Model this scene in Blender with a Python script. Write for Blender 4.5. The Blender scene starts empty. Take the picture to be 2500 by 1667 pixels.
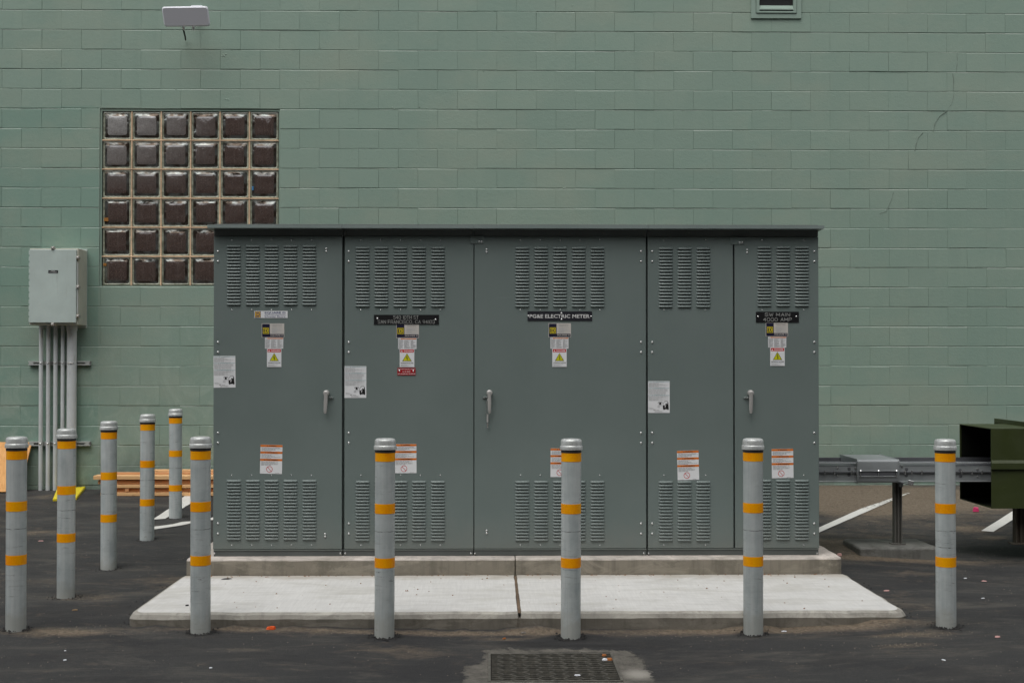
import bpy, math, random
import numpy as np
from mathutils import Vector, Matrix, noise
random.seed(7)
R = math.radians
SC = bpy.context.scene
COL = SC.collection

# ------------------------------------------------------------------ camera
F = 3150.0                      # focal length in photograph pixels
EYE = 1.55
CAM = Vector((0.0, -F / 346.0, EYE))
YAW = math.atan(50 / F); PITCH = math.atan(39.5 / F)
cd = bpy.data.cameras.new('camera'); cam = bpy.data.objects.new('camera', cd); COL.objects.link(cam)
cd.sensor_width = 36; cd.lens = F / 2500 * 36; cd.clip_start = 0.05; cd.clip_end = 600
cam.location = CAM; cam.rotation_euler = (math.pi / 2 + PITCH, 0, -YAW)
SC.camera = cam
ROT = cam.rotation_euler.to_matrix()

# ------------------------------------------------------------------ world, sun, exposure
SUN_EL, SUN_AZ = R(64), R(205)          # azimuth measured clockwise from +Y (sun high, behind the camera)
world = bpy.data.worlds.new('World'); SC.world = world; world.use_nodes = True
wn = world.node_tree.nodes; wl = world.node_tree.links
bg = wn['Background']
sky = wn.new('ShaderNodeTexSky'); sky.sky_type = 'NISHITA'; sky.sun_disc = False
sky.sun_elevation = SUN_EL; sky.sun_rotation = SUN_AZ
sky.air_density = 1.0; sky.dust_density = 4.0; sky.ozone_density = 1.0
hs = wn.new('ShaderNodeHueSaturation'); hs.inputs['Saturation'].default_value = 0.16   # an overcast, nearly neutral sky
wl.new(sky.outputs[0], hs.inputs['Color']); wl.new(hs.outputs[0], bg.inputs['Color'])
bg.inputs['Strength'].default_value = 0.15
sd = bpy.data.lights.new('sun', 'SUN'); sd.energy = 1.0; sd.angle = R(70); sd.color = (1, 0.985, 0.96)
sun = bpy.data.objects.new('sun', sd); COL.objects.link(sun)
sdir = Vector((math.sin(SUN_AZ) * math.cos(SUN_EL), math.cos(SUN_AZ) * math.cos(SUN_EL), math.sin(SUN_EL)))
sun.rotation_euler = sdir.to_track_quat('Z', 'Y').to_euler(); sun.location = (0, -6, 12)
vs = SC.view_settings
vs.view_transform = 'Standard'; vs.look = 'None'; vs.gamma = 1; vs.use_curve_mapping = False
vs.exposure = 0.08
SC.cycles.max_bounces = 6; SC.cycles.use_denoising = True

# ------------------------------------------------------------------ photograph -> place
def ray(px, py):
    return ROT @ Vector(((px - 1250) / F, -(py - 833.5) / F, -1))
def W(px, py, s):                        # point seen at (px,py) where one metre measures s pixels
    return CAM + ray(px, py) * (F / s)
def P(px, py, Y):                        # point seen at (px,py) on the vertical plane y = Y
    d = ray(px, py); return CAM + d * ((Y - CAM.y) / d.y)
def Yof(s): return W(1250, 873, s).y
WALL = Yof(237)

# ------------------------------------------------------------------ ground height
CP = []
for px, py, s in ((41,1537,419),(162.5,1457,372),(266.5,1387,331),(360,1316,301),(429.5,1263,270),
                  (491,1544,421),(939,1554,423),(1393,1557,422),(1838,1548,418),(2308,1530,418),
                  (2100,1356,318),(2420,1372,318),(1193,1592,440),(1494,1592,440)):
    CP.append(tuple(W(px, py, s)))
CP += [(-4.9, WALL, .20), (-2.5, WALL, .20), (0, WALL, .21), (3, WALL, .235), (5.5, WALL, .24), (-8, WALL, .2), (8, WALL, .24),
       (-3.5, 3.5, .165), (0, 2, .09), (4.6, 2.6, .13), (3.4, 3.2, .18),
       (.3, -3.2, -.075), (-3, -3.2, -.05), (3.5, -3.2, -.04), (0, -6, -.04), (-6, -6, -.0), (6, -6, -.0), (-6, 0, .03), (6, 0, .06),
       (0, -12, .02), (-14, -4, .02), (14, -4, .04)]
CPa = np.array(CP, float)
def _phi(d): return np.sqrt(d * d + 0.5)
_A = _phi(np.linalg.norm(CPa[:, None, :2] - CPa[None, :, :2], axis=2)) + np.eye(len(CPa)) * 0.002
_m = CPa[:, 2].mean(); _w = np.linalg.solve(_A, CPa[:, 2] - _m)
def ground(x, y):
    x = max(-14, min(14, x)); y = max(-12, min(WALL + .3, y))
    d = np.sqrt((CPa[:, 0] - x) ** 2 + (CPa[:, 1] - y) ** 2 + 0.5)
    h = float(d @ _w) + _m
    h += 0.007 * noise.noise(Vector((x * 1.1, y * 1.1, 3.1))) + 0.003 * noise.noise(Vector((x * 3.1, y * 3.1, 9)))
    return h
def G(px, py, dz=0.0):                   # point seen at (px,py) on the ground
    d = ray(px, py); z = 0.0
    for _ in range(14):
        p = CAM + d * ((z - CAM.z) / d.z); z = 0.5 * z + 0.5 * ground(p.x, p.y)
    p = CAM + d * ((ground(p.x, p.y) - CAM.z) / d.z)
    return Vector((p.x, p.y, ground(p.x, p.y) + dz))

# ------------------------------------------------------------------ materials
def mat(name, col, rough=.6, metal=0.0, spec=.5, coat=0.0):
    m = bpy.data.materials.new(name); m.use_nodes = True
    b = m.node_tree.nodes['Principled BSDF']
    b.inputs['Base Color'].default_value = (*col, 1); b.inputs['Roughness'].default_value = rough
    b.inputs['Metallic'].default_value = metal; b.inputs['Specular IOR Level'].default_value = spec
    b.inputs['Coat Weight'].default_value = coat
    return m
class N:                                 # node helper
    def __init__(s, m): s.m = m; s.t = m.node_tree; s.n = s.t.nodes; s.l = s.t.links; s.b = s.n['Principled BSDF']
    def _set(s, sock, v):
        if isinstance(v, bpy.types.NodeSocket): s.l.new(v, sock)
        else: sock.default_value = v
    def coord(s, kind='Object', scale=(1, 1, 1), rot=(0, 0, 0), rnd=False):
        if kind == 'World': o = s.n.new('ShaderNodeNewGeometry').outputs['Position']
        else: o = s.n.new('ShaderNodeTexCoord').outputs[kind]
        mp = s.n.new('ShaderNodeMapping'); mp.inputs['Scale'].default_value = scale; mp.inputs['Rotation'].default_value = rot
        s.l.new(o, mp.inputs[0])
        if rnd:
            oi = s.n.new('ShaderNodeObjectInfo'); c = s.n.new('ShaderNodeCombineXYZ')
            for i, k in enumerate((37., 91., 53.)): s.l.new(s.math('MULTIPLY', oi.outputs['Random'], k), c.inputs[i])
            s.l.new(c.outputs[0], mp.inputs['Location'])
        return mp.outputs[0]
    def noise(s, v, scale, detail=4, rough=.55, dist=0.0, out='Fac'):
        t = s.n.new('ShaderNodeTexNoise'); s.l.new(v, t.inputs['Vector'])
        t.inputs['Scale'].default_value = scale; t.inputs['Detail'].default_value = detail
        t.inputs['Roughness'].default_value = rough; t.inputs['Distortion'].default_value = dist
        return t.outputs[out]
    def vor(s, v, scale, feature='F1', out='Distance', rnd=1.0):
        t = s.n.new('ShaderNodeTexVoronoi'); s.l.new(v, t.inputs['Vector']); t.feature = feature
        t.inputs['Scale'].default_value = scale; t.inputs['Randomness'].default_value = rnd
        return t.outputs[out]
    def ramp(s, f, a, b, lo=0.0, hi=1.0):
        t = s.n.new('ShaderNodeMapRange'); s.l.new(f, t.inputs[0])
        for i, v in zip((1, 2, 3, 4), (a, b, lo, hi)): t.inputs[i].default_value = v
        return t.outputs[0]
    def math(s, op, a, b=0.0, c=0.0):
        t = s.n.new('ShaderNodeMath'); t.operation = op
        s._set(t.inputs[0], a); s._set(t.inputs[1], b); s._set(t.inputs[2], c); return t.outputs[0]
    def mix(s, f, a, b, mode='MIX'):
        t = s.n.new('ShaderNodeMix'); t.data_type = 'RGBA'; t.blend_type = mode
        s._set(t.inputs[0], f)
        s._set(t.inputs[6], a if isinstance(a, bpy.types.NodeSocket) else (*a, 1))
        s._set(t.inputs[7], b if isinstance(b, bpy.types.NodeSocket) else (*b, 1)); return t.outputs[2]
    def attr(s, name):
        t = s.n.new('ShaderNodeAttribute'); t.attribute_name = name; return t.outputs['Fac']
    def sep(s, v):
        t = s.n.new('ShaderNodeSeparateXYZ'); s.l.new(v, t.inputs[0]); return t.outputs
    def color(s, c): s._set(s.b.inputs['Base Color'], c)
    def rough(s, c): s._set(s.b.inputs['Roughness'], c)
    def bump(s, h, strength=.3, dist=.01, prev=None):
        t = s.n.new('ShaderNodeBump'); t.inputs['Strength'].default_value = strength; t.inputs['Distance'].default_value = dist
        s.l.new(h, t.inputs['Height'])
        if prev is not None: s.l.new(prev, t.inputs['Normal'])
        s.l.new(t.outputs[0], s.b.inputs['Normal']); return t.outputs[0]
    def rand(s): return s.n.new('ShaderNodeObjectInfo').outputs['Random']
    def island(s): return s.n.new('ShaderNodeNewGeometry').outputs['Random Per Island']

M = {}
# painted block wall
def wall_paint(name, col):
    m = mat(name, col, .62, spec=.3); k = N(m)
    w = k.coord('World')
    r = k.math('FRACT', k.math('ADD', k.rand(), k.island()))
    big = k.noise(w, 0.55, 3, .5); mid = k.noise(w, 2.3, 5, .6)
    c = k.mix(k.ramp(big, .3, .7), tuple(x * .95 for x in col), (col[0] * 1.10, col[1] * 1.02, col[2] * 1.0))
    c = k.mix(k.ramp(mid, .35, .75, 0, .4), c, (col[0] * .82, col[1] * .90, col[2] * .88))
    c = k.mix(k.ramp(r, 0, 1, 0, .3), c, tuple(x * .93 for x in col))
    # warm old paint drift, vertical washed streaks
    st = k.noise(k.coord('World', (7, 7, .55)), 1.0, 5, .65)
    c = k.mix(k.ramp(st, .55, .8, 0, .30), c, (col[0] * 1.16, col[1] * 1.07, col[2] * 1.03))
    x, y, z = k.sep(w)
    # an older, deeper coat left of the window
    oldc = k.math('MULTIPLY', k.ramp(x, -4.03, -4.035), k.ramp(k.math('ADD', z, k.ramp(mid, .3, .7, -.03, .03)), 4.13, 4.11))
    c = k.mix(k.math('MULTIPLY', oldc, .8), c, (col[0] * .80, col[1] * .90, col[2] * .88))
    run = k.math('MULTIPLY', k.ramp(k.noise(k.coord('World', (3.2, 3.2, .35)), 1.0, 6, .7), .50, .72), k.ramp(k.noise(w, .45, 3), .35, .65))
    c = k.mix(k.math('MULTIPLY', run, .32), c, (col[0] * .66, col[1] * .74, col[2] * .74))
    blot = k.noise(w, 1.1, 7, .7, .6)
    c = k.mix(k.ramp(blot, .52, .70, 0, .30), c, (col[0] * 1.28, col[1] * 1.12, col[2] * 1.08))
    # chalky scuffs on the low left part of the wall
    low = k.math('MULTIPLY', k.ramp(z, 2.3, .9), k.ramp(x, -1.0, -2.4))
    sc = k.noise(k.coord('World', (1.6, 1, 1.1), (0, .7, 0)), 2.0, 8, .72, 1.2)
    c = k.mix(k.math('MULTIPLY', low, k.ramp(sc, .48, .70, 0, .7)), c, (col[0] * 1.5, col[1] * 1.3, col[2] * 1.35))
    lowall = k.ramp(z, .75, .25)
    dn = k.noise(w, 4.0, 6, .7)
    c = k.mix(k.math('MULTIPLY', lowall, k.ramp(dn, .40, .62, 0, .55)), c, (.10, .10, .085))
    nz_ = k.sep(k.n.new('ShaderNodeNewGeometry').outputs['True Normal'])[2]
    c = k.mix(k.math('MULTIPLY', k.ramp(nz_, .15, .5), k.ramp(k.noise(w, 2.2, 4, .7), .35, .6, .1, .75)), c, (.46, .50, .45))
    warm = k.noise(k.coord('World', (1.0, 1, 1.7)), .9, 4, .6)
    c = k.mix(k.ramp(warm, .50, .70, 0, .55), c, (col[0] * 1.22, col[1] * 1.02, col[2] * .98))
    sp = k.noise(w, 120, 2, .5)
    c = k.mix(k.ramp(sp, .35, .7, 0, .16), c, tuple(x * .72 for x in col))
    k.color(c)
    b = k.bump(k.noise(w, 85, 3, .6), .35, .004)
    b = k.bump(k.noise(w, 26, 5, .65), .35, .006, b)
    pits = k.ramp(k.vor(w, 14), .0, .09, 0, 1)
    gate = k.ramp(k.noise(w, 5, 2), .58, .62)
    k.bump(k.math('MAXIMUM', pits, k.math('SUBTRACT', 1.0, gate)), .5, .004, b)
    return m
WCOL = (.245, .342, .284)
M['wall'] = wall_paint('green_wall_paint', WCOL)
M['mortar_paint'] = wall_paint('green_joint_paint', tuple(x * .9 for x in WCOL))
M['trim_paint'] = mat('green_trim_paint', (.25, .335, .28), .5)

def simple_metal(name, col, rough=.45, metal=0.0, bump=.08, vary=.12, coord='Object', scale=(1, 1, 1)):
    m = mat(name, col, rough, metal); k = N(m); v = k.coord(coord, scale, rnd=(coord == 'Object'))
    n1 = k.noise(v, 3, 5, .6)
    c = k.mix(k.ramp(n1, .3, .7), tuple(x * (1 - vary) for x in col), tuple(min(1, x * (1 + vary)) for x in col)); k.color(c)
    k.rough(k.ramp(k.noise(v, 9, 4), .3, .7, rough * .85, min(1, rough * 1.2)))
    if bump: k.bump(k.noise(v, 260, 2), bump, .001)
    return m
CAB = (.152, .189, .179)
m = mat('grey_green_powder_coat', CAB, .42); k = N(m); w = k.coord('World')
c = k.mix(k.ramp(k.noise(w, 1.3, 3), .3, .7), tuple(x * .96 for x in CAB), tuple(x * 1.04 for x in CAB))
c = k.mix(k.ramp(k.noise(k.coord('World', (26, 26, 1.2)), 1, 4, .6), .55, .8, 0, .18), c, tuple(x * 1.15 for x in CAB))
c = k.mix(k.ramp(k.noise(w, 170, 2), .35, .65, 0, .22), c, tuple(x * .82 for x in CAB))
sx = k.noise(k.coord('World', (2.2, 1, 30), (0, .5, 0)), 1.2, 7, .8, .6)
c = k.mix(k.ramp(sx, .66, .70, 0, .35), c, tuple(x * 1.5 for x in CAB))
c = k.mix(k.ramp(k.noise(w, 2.6, 7, .72), .5, .75, 0, .25), c, (CAB[0] * .84, CAB[1] * .82, CAB[2] * .80))
bz = k.sep(w)[2]
c = k.mix(k.math('MULTIPLY', k.ramp(k.math('ADD', bz, k.ramp(k.noise(w, 8, 6, .7), .2, .8, -.15, .15)), .45, .15), .35), c, (.21, .205, .18))
k.color(c); k.rough(k.ramp(k.noise(w, 3, 5), .3, .7, .30, .55)); b = k.bump(k.noise(w, 320, 2), .12, .001); k.bump(k.noise(w, 1.7, 2), .10, .02, b)
M['cabinet'] = m
M['cabinet_dark'] = simple_metal('dark_grey_coat', (.10, .112, .108), .4)
M['slot_shade'] = mat('slot_shade_dark', (.016, .017, .017), .9)
M['zinc'] = mat('zinc_bolt', (.72, .73, .72), .25, .85)
M['handle'] = simple_metal('cast_handle', (.46, .45, .43), .42, .35)
M['wire'] = mat('steel_wire', (.45, .44, .42), .35, .8)

# galvanised bollard pipe
m = mat('galvanised_pipe', (.36, .40, .41), .45, .15); k = N(m)
v = k.coord('Object', (1, 1, 1), rnd=True); vs_ = k.coord('Object', (22, 22, .9), rnd=True); vh = k.coord('Object', (3, 3, 34), rnd=True)
c = k.mix(k.ramp(k.noise(v, 9, 5, .65), .3, .7), (.40, .45, .45), (.56, .61, .60))
c = k.mix(k.ramp(k.noise(vs_, 1, 4, .6), .45, .75, 0, .6), c, (.72, .74, .72))
c = k.mix(k.ramp(k.noise(vs_, 2.3, 4, .6), .58, .75, 0, .5), c, (.27, .32, .34))
scr = k.math('MULTIPLY', k.ramp(k.noise(vh, 2.2, 6, .8, .6), .60, .66), k.ramp(k.noise(v, 5.5, 3), .46, .56))
c = k.mix(k.math('MULTIPLY', scr, .85), c, (.09, .085, .08))
dots = k.math('MULTIPLY', k.ramp(k.vor(v, 60), .12, .05), k.ramp(k.noise(v, 7, 3), .55, .66))
c = k.mix(k.math('MULTIPLY', dots, .6), c, (.12, .10, .085))
oz = k.sep(k.n.new('ShaderNodeTexCoord').outputs['Object'])[2]
hl = k.math('ABSOLUTE', k.math('SUBTRACT', k.math('ADD', oz, k.ramp(k.noise(v, 30, 3), .2, .8, -.003, .003)), .62))
c = k.mix(k.math('MULTIPLY', k.ramp(hl, .0028, .0008), k.ramp(k.noise(v, 18, 4, .7), .38, .55)), c, (.10, .10, .10))
zone = k.math('MULTIPLY', k.ramp(oz, .20, .34), k.ramp(oz, .66, .5))
sm_ = k.noise(k.coord('Object', (7, 7, 60), rnd=True), 1.0, 7, .8, .8)
c = k.mix(k.math('MULTIPLY', zone, k.ramp(sm_, .57, .64, 0, .7)), c, (.13, .125, .12))
rst = k.math('MULTIPLY', k.ramp(k.noise(v, 34, 4, .7), .68, .74), k.ramp(oz, .5, .1))
c = k.mix(rst, c, (.16, .09, .05))
foot = k.ramp(k.math('ADD', oz, k.ramp(k.noise(v, 14, 5, .7), .3, .7, -.06, .06)), .17, .09)
c = k.mix(k.math('MULTIPLY', foot, .55), c, (.42, .42, .37))
c = k.mix(k.ramp(k.rand(), 0, 1, 0, .35), c, k.mix(.5, c, (.25, .27, .27)))
k.color(c); k.rough(k.ramp(k.noise(v, 16, 5), .3, .7, .34, .6)); k.bump(k.noise(vs_, 2, 4), .06, .002)
M['pipe'] = m
m = mat('galvanised_cap', (.42, .44, .43), .4, .35); k = N(m); v = k.coord('Object', rnd=True)
c = k.mix(k.ramp(k.noise(v, 30, 6, .7), .3, .7), (.46, .48, .47), (.66, .68, .655))
c = k.mix(k.ramp(k.noise(v, 70, 4, .7), .63, .70, 0, .7), c, (.12, .12, .11)); k.color(c); k.bump(k.noise(v, 150, 3), .25, .001)
M['cap'] = m
M['gasket'] = mat('black_gasket', (.035, .032, .032), .7)
m = mat('amber_reflective_tape', (.72, .33, .01), .5, spec=.2); k = N(m); v = k.coord('Object', rnd=True)
c = k.mix(k.ramp(k.vor(v, 160), .1, .5), (1.0, .44, .0), (.92, .31, .0))
c = k.mix(k.ramp(k.noise(k.coord('Object', (14, 14, 3), rnd=True), 1, 3), .35, .7, 0, .5), c, (1.0, .52, .0)); k.color(c); k.bump(k.vor(v, 160), .2, .001)
M['tape'] = m

# concretes
def concrete(name, col, dirt, broom=False, damt=.5):
    m = mat(name, col, .85, spec=.25); k = N(m); w = k.coord('World')
    c = k.mix(k.ramp(k.noise(w, 1.6, 5, .6), .3, .7), tuple(x * .93 for x in col), tuple(min(1, x * 1.05) for x in col))
    c = k.mix(k.ramp(k.noise(w, 3.7, 8, .72, .8), .52, .72, 0, damt), c, dirt)
    c = k.mix(k.ramp(k.noise(w, 150, 2), .3, .7, 0, .2), c, tuple(x * .78 for x in col))
    if broom:
        br = k.noise(k.coord('World', (75, 4, 5), (0, 0, .22)), 1, 5, .65, .6)
        c = k.mix(k.ramp(br, .35, .65, 0, .42), c, tuple(x * .74 for x in col))
        sm = k.noise(k.coord('World', (2, 9, 1), (0, 0, .1)), 1.4, 6, .7)
        c = k.mix(k.ramp(sm, .50, .70, 0, .5), c, tuple(x * .72 for x in col))
        sp = k.math('MULTIPLY', k.ramp(k.vor(w, 11), .05, .025), 1.0)
        c = k.mix(k.math('MULTIPLY', sp, .35), c, (.12, .10, .08))
        b = k.bump(br, .25, .004)
        big = k.noise(k.coord('World', (.8, 2.2, 1)), 1.6, 8, .7, .8)
        c = k.mix(k.ramp(big, .49, .62, 0, .5), c, (.45, .44, .395))
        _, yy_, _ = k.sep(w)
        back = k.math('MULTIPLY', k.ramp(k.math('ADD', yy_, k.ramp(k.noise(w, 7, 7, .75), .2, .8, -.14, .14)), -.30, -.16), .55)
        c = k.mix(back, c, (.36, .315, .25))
        sc_ = k.noise(k.coord('World', (1.5, 16, 1), (0, 0, -.3)), 2.5, 7, .75, .5)
        c = k.mix(k.ramp(sc_, .60, .66, 0, .45), c, (.33, .32, .30))
    else:
        st = k.noise(k.coord('World', (12, 12, 1.5)), 1, 4, .6)
        c = k.mix(k.ramp(st, .48, .62, 0, .6), c, tuple(x * .60 for x in col))
        sl = k.noise(k.coord('World', (2.2, 2, 5)), 1.3, 8, .75, .7); c = k.mix(k.ramp(sl, .50, .60, 0, .55), c, tuple(min(1, x * 1.45) for x in col))
        c = k.mix(k.ramp(k.noise(k.coord('World', (5, 3, 9)), 1.0, 7, .75), .55, .62, 0, .5), c, dirt)
        b = k.bump(k.noise(w, 18, 6, .7), .4, .006)
    k.color(c); k.bump(k.noise(w, 200, 2), .25, .001, b)
    return m
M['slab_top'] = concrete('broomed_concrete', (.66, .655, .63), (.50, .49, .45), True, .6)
M['slab_side'] = concrete('formed_concrete', (.20, .185, .155), (.115, .10, .08))
M['slab_edge'] = concrete('trowelled_edge', (.36, .345, .305), (.22, .20, .17))
M['pad_top'] = concrete('pad_top_concrete', (.50, .455, .41), (.36, .32, .27))
M['pad_side'] = concrete('pad_side_concrete', (.26, .235, .19), (.155, .145, .115))
M['footing'] = concrete('old_concrete', (.17, .17, .155), (.09, .085, .075))
M['filler'] = concrete('joint_filler', (.15, .105, .07), (.09, .065, .045))

# asphalt sheet
m = mat('asphalt', (.04, .04, .04), .8, spec=.35); k = N(m); w = k.coord('World')
base = k.mix(k.ramp(k.noise(w, .8, 4, .6), .35, .7), (.034, .0345, .035), (.051, .051, .049))
base = k.mix(k.ramp(k.noise(w, 3.1, 6, .7, .5), .5, .75, 0, .5), base, (.062, .058, .053))
sg = k.noise(w, 190, 3, .7)
base = k.mix(k.ramp(sg, .35, .7, 0, .7), base, (.018, .018, .018))
ag = k.vor(w, 70, out='Distance'); base = k.mix(k.math('MULTIPLY', k.ramp(ag, .35, .15), k.ramp(k.noise(w, 17, 3), .45, .65, .1, .8)), base, (.085, .082, .075))
smr = k.noise(k.coord('World', (.9, 3.2, 1), (0, 0, .12)), 1.3, 8, .75, .6); base = k.mix(k.ramp(smr, .50, .66, 0, .7), base, (.095, .088, .075))
wet = k.noise(k.coord('World', (1.1, 2.4, 1)), 1.0, 6, .7, .4); base = k.mix(k.ramp(wet, .48, .60, 0, .7), base, (.022, .022, .023))
base = k.mix(k.math('MULTIPLY', k.ramp(k.vor(w, 55, out='Distance'), .10, .04), k.ramp(k.noise(w, 31, 2), .56, .64, 0, .6)), base, (.20, .18, .155))
tan_ = k.attr('tan'); nz = k.noise(k.coord('World', (1, 1.8, 1)), 4.2, 9, .78, .9)
tm = k.math('MULTIPLY', k.ramp(k.math('ADD', tan_, k.ramp(nz, .2, .8, -.55, .55)), .10, .72), k.ramp(k.noise(w, 90, 3, .7), .25, .6, .45, 1))
base = k.mix(tm, base, k.mix(k.ramp(k.noise(w, 40, 3), .3, .7), (.115, .085, .056), (.225, .18, .13)))
blk = k.attr('black'); bm_ = k.ramp(k.math('ADD', blk, k.ramp(nz, .2, .8, -.3, .3)), .3, .6, 0, .85)
base = k.mix(bm_, base, (.018, .018, .018))
col_ = k.attr('collar'); cm = k.ramp(k.math('ADD', col_, k.ramp(k.noise(w, 7, 10, .82, .5), .2, .8, -1.1, 1.1)), -.05, .10)
cc = k.mix(k.ramp(k.noise(w, 16, 9, .8), .35, .65), (.06, .056, .048), (.17, .158, .135))
cc = k.mix(k.ramp(k.attr('pale'), .2, .9), cc, (.30, .285, .25))
base = k.mix(cm, base, cc)
k.color(base)
b = k.bump(k.noise(w, 110, 4, .7), .8, .008); b = k.bump(k.noise(w, 12, 5, .6), .35, .012, b); k.bump(cm, .6, .006, b)
M['asphalt'] = m
def paintline(name, wear):
    m = mat(name, (.66, .65, .60), .7); k = N(m); w = k.coord('World')
    n = k.noise(w, 26, 8, .75); c = k.mix(k.ramp(n, .3, .7), (.60, .595, .55), (.70, .69, .65))
    wa = k.attr('wear')
    c = k.mix(k.ramp(k.math('ADD', wa, k.ramp(n, .3, .7, -.35, .35)), .45, .6), c, (.085, .072, .058))
    c = k.mix(k.ramp(k.noise(w, 210, 2), .55, .7, 0, .5), c, (.22, .21, .2))
    k.color(c); k.bump(k.noise(w, 160, 3), .4, .004); return m
M['line'] = paintline('white_line_paint', 0)

def wood(name, c0, c1, axis='X'):
    m = mat(name, c0, .65); k = N(m)
    sc = (1.2, 28, 28) if axis == 'X' else (20, 20, 1.4)
    v = k.coord('Object', sc, rnd=True)
    g = k.noise(v, 1.4, 6, .6, .9); c = k.mix(k.ramp(g, .35, .7), c0, c1)
    c = k.mix(k.ramp(k.noise(k.coord('Object', (5, 22, 22), rnd=True), .8, 3), .68, .74, 0, .6), c, tuple(x * .45 for x in c1)); k.color(c)
    k.bump(g, .1, .002); return m
M['wood'] = wood('fir_lumber', (.80, .50, .24), (.66, .36, .15))
M['wood_red'] = wood('reddish_fir_lumber', (.68, .33, .14), (.52, .23, .09))
M['ply'] = wood('plywood', (.90, .48, .17), (.72, .34, .10), 'Z')
m = mat('yellow_plastic', (.74, .60, .02), .45); k = N(m); v = k.coord('Object'); k.color(k.mix(k.ramp(k.noise(v, 12, 6, .7), .5, .75, 0, .5), (.74, .60, .02), (.45, .36, .05))); M['yellow'] = m
M['box_grey'] = simple_metal('light_grey_enamel', (.46, .535, .50), .45)
M['box_side'] = simple_metal('light_grey_enamel_side', (.50, .50, .42), .5)
M['pvc'] = simple_metal('grey_conduit', (.56, .585, .585), .5)
M['strut'] = simple_metal('galvanised_strut', (.50, .52, .50), .45, .3)
M['clamp'] = simple_metal('zinc_clamp', (.45, .42, .38), .4, .5)
M['duct'] = simple_metal('busway_grey', (.30, .32, .325), .36, .2)
M['duct_dark'] = simple_metal('busway_dark', (.13, .135, .145), .4, .3)
M['post'] = simple_metal('weathered_post', (.15, .145, .13), .55, .3)
M['post_brown'] = simple_metal('rusty_post', (.10, .085, .065), .6, .2)
M['olive'] = simple_metal('olive_enamel', (.034, .046, .010), .5, bump=.03)
k = N(M['box_grey']); v = k.coord('World'); prev = k.b.inputs['Base Color'].links[0].from_socket
c = k.mix(k.ramp(k.noise(v, 7, 8, .8, .6), .58, .68, 0, .4), prev, (.62, .63, .58)); c = k.mix(k.ramp(k.noise(k.coord('World', (30, 30, 2)), 1, 5, .7), .6, .72, 0, .35), c, (.28, .29, .25)); k.color(c)
k = N(M['pvc']); prev = k.b.inputs['Base Color'].links[0].from_socket; k.color(k.mix(k.ramp(k.noise(k.coord('World', (16, 16, 3)), 1, 6, .75), .55, .70, 0, .5), prev, (.27, .24, .20)))
k = N(M['olive']); prev = k.b.inputs['Base Color'].links[0].from_socket; k.color(k.mix(k.ramp(k.noise(k.coord('World', (3, 3, 14)), 2, 8, .8), .60, .68, 0, .6), prev, (.075, .09, .04)))
m = mat('dish_plastic', (.60, .60, .64), .5); k = N(m); k.bump(k.noise(k.coord('Object'), 120, 2), .1, .002); M['dish'] = m
M['box_shade'] = mat('box_shade_black', (.006, .007, .005), .9, spec=.1); M['dish_rim'] = mat('dish_rim_plastic', (.80, .81, .86), .4)
M['cable'] = mat('black_cable', (.015, .014, .012), .6)
# glass block
m = mat('glass_block_face', (.062, .038, .031), .10, spec=1.0, coat=1.0); k = N(m); v = k.coord('World')
dust_glare = k.noise(v, 95, 4, .75); dz_ = k.sep(v)
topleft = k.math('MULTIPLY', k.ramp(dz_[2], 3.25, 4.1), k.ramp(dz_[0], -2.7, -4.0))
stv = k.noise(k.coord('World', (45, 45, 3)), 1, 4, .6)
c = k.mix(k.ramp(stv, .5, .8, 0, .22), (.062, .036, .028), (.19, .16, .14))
c = k.mix(k.math('MULTIPLY', k.ramp(dust_glare, .55, .68), .25), c, (.25, .23, .22))
c = k.mix(k.math('MULTIPLY', k.math('ADD', topleft, .05), k.ramp(dust_glare, .3, .65, .5, 1)), c, (.42, .42, .41))  # upper-left pale film: dust with sky reflection painted into the colour
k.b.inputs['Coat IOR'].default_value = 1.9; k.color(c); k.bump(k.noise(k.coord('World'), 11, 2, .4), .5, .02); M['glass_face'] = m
m = mat('glass_block_fillet', (.62, .65, .62), .12, metal=.8); k = N(m)
c = k.mix(k.ramp(k.noise(k.coord('World'), 13, 2), .38, .60), (.30, .315, .295), (.11, .085, .065)); k.color(c); k.bump(k.noise(k.coord('World'), 14, 2, .4), .5, .02); M['glass_fillet'] = m
m = mat('glass_block_rim', (.17, .185, .125), .2, coat=.5); k = N(m)
k.color(k.mix(k.ramp(k.noise(k.coord('World'), 22, 4), .35, .65), (.20, .215, .155), (.46, .48, .38))); M['glass_rim'] = m
M['mortar'] = concrete('tan_mortar', (.70, .50, .33), (.50, .40, .28))
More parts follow.
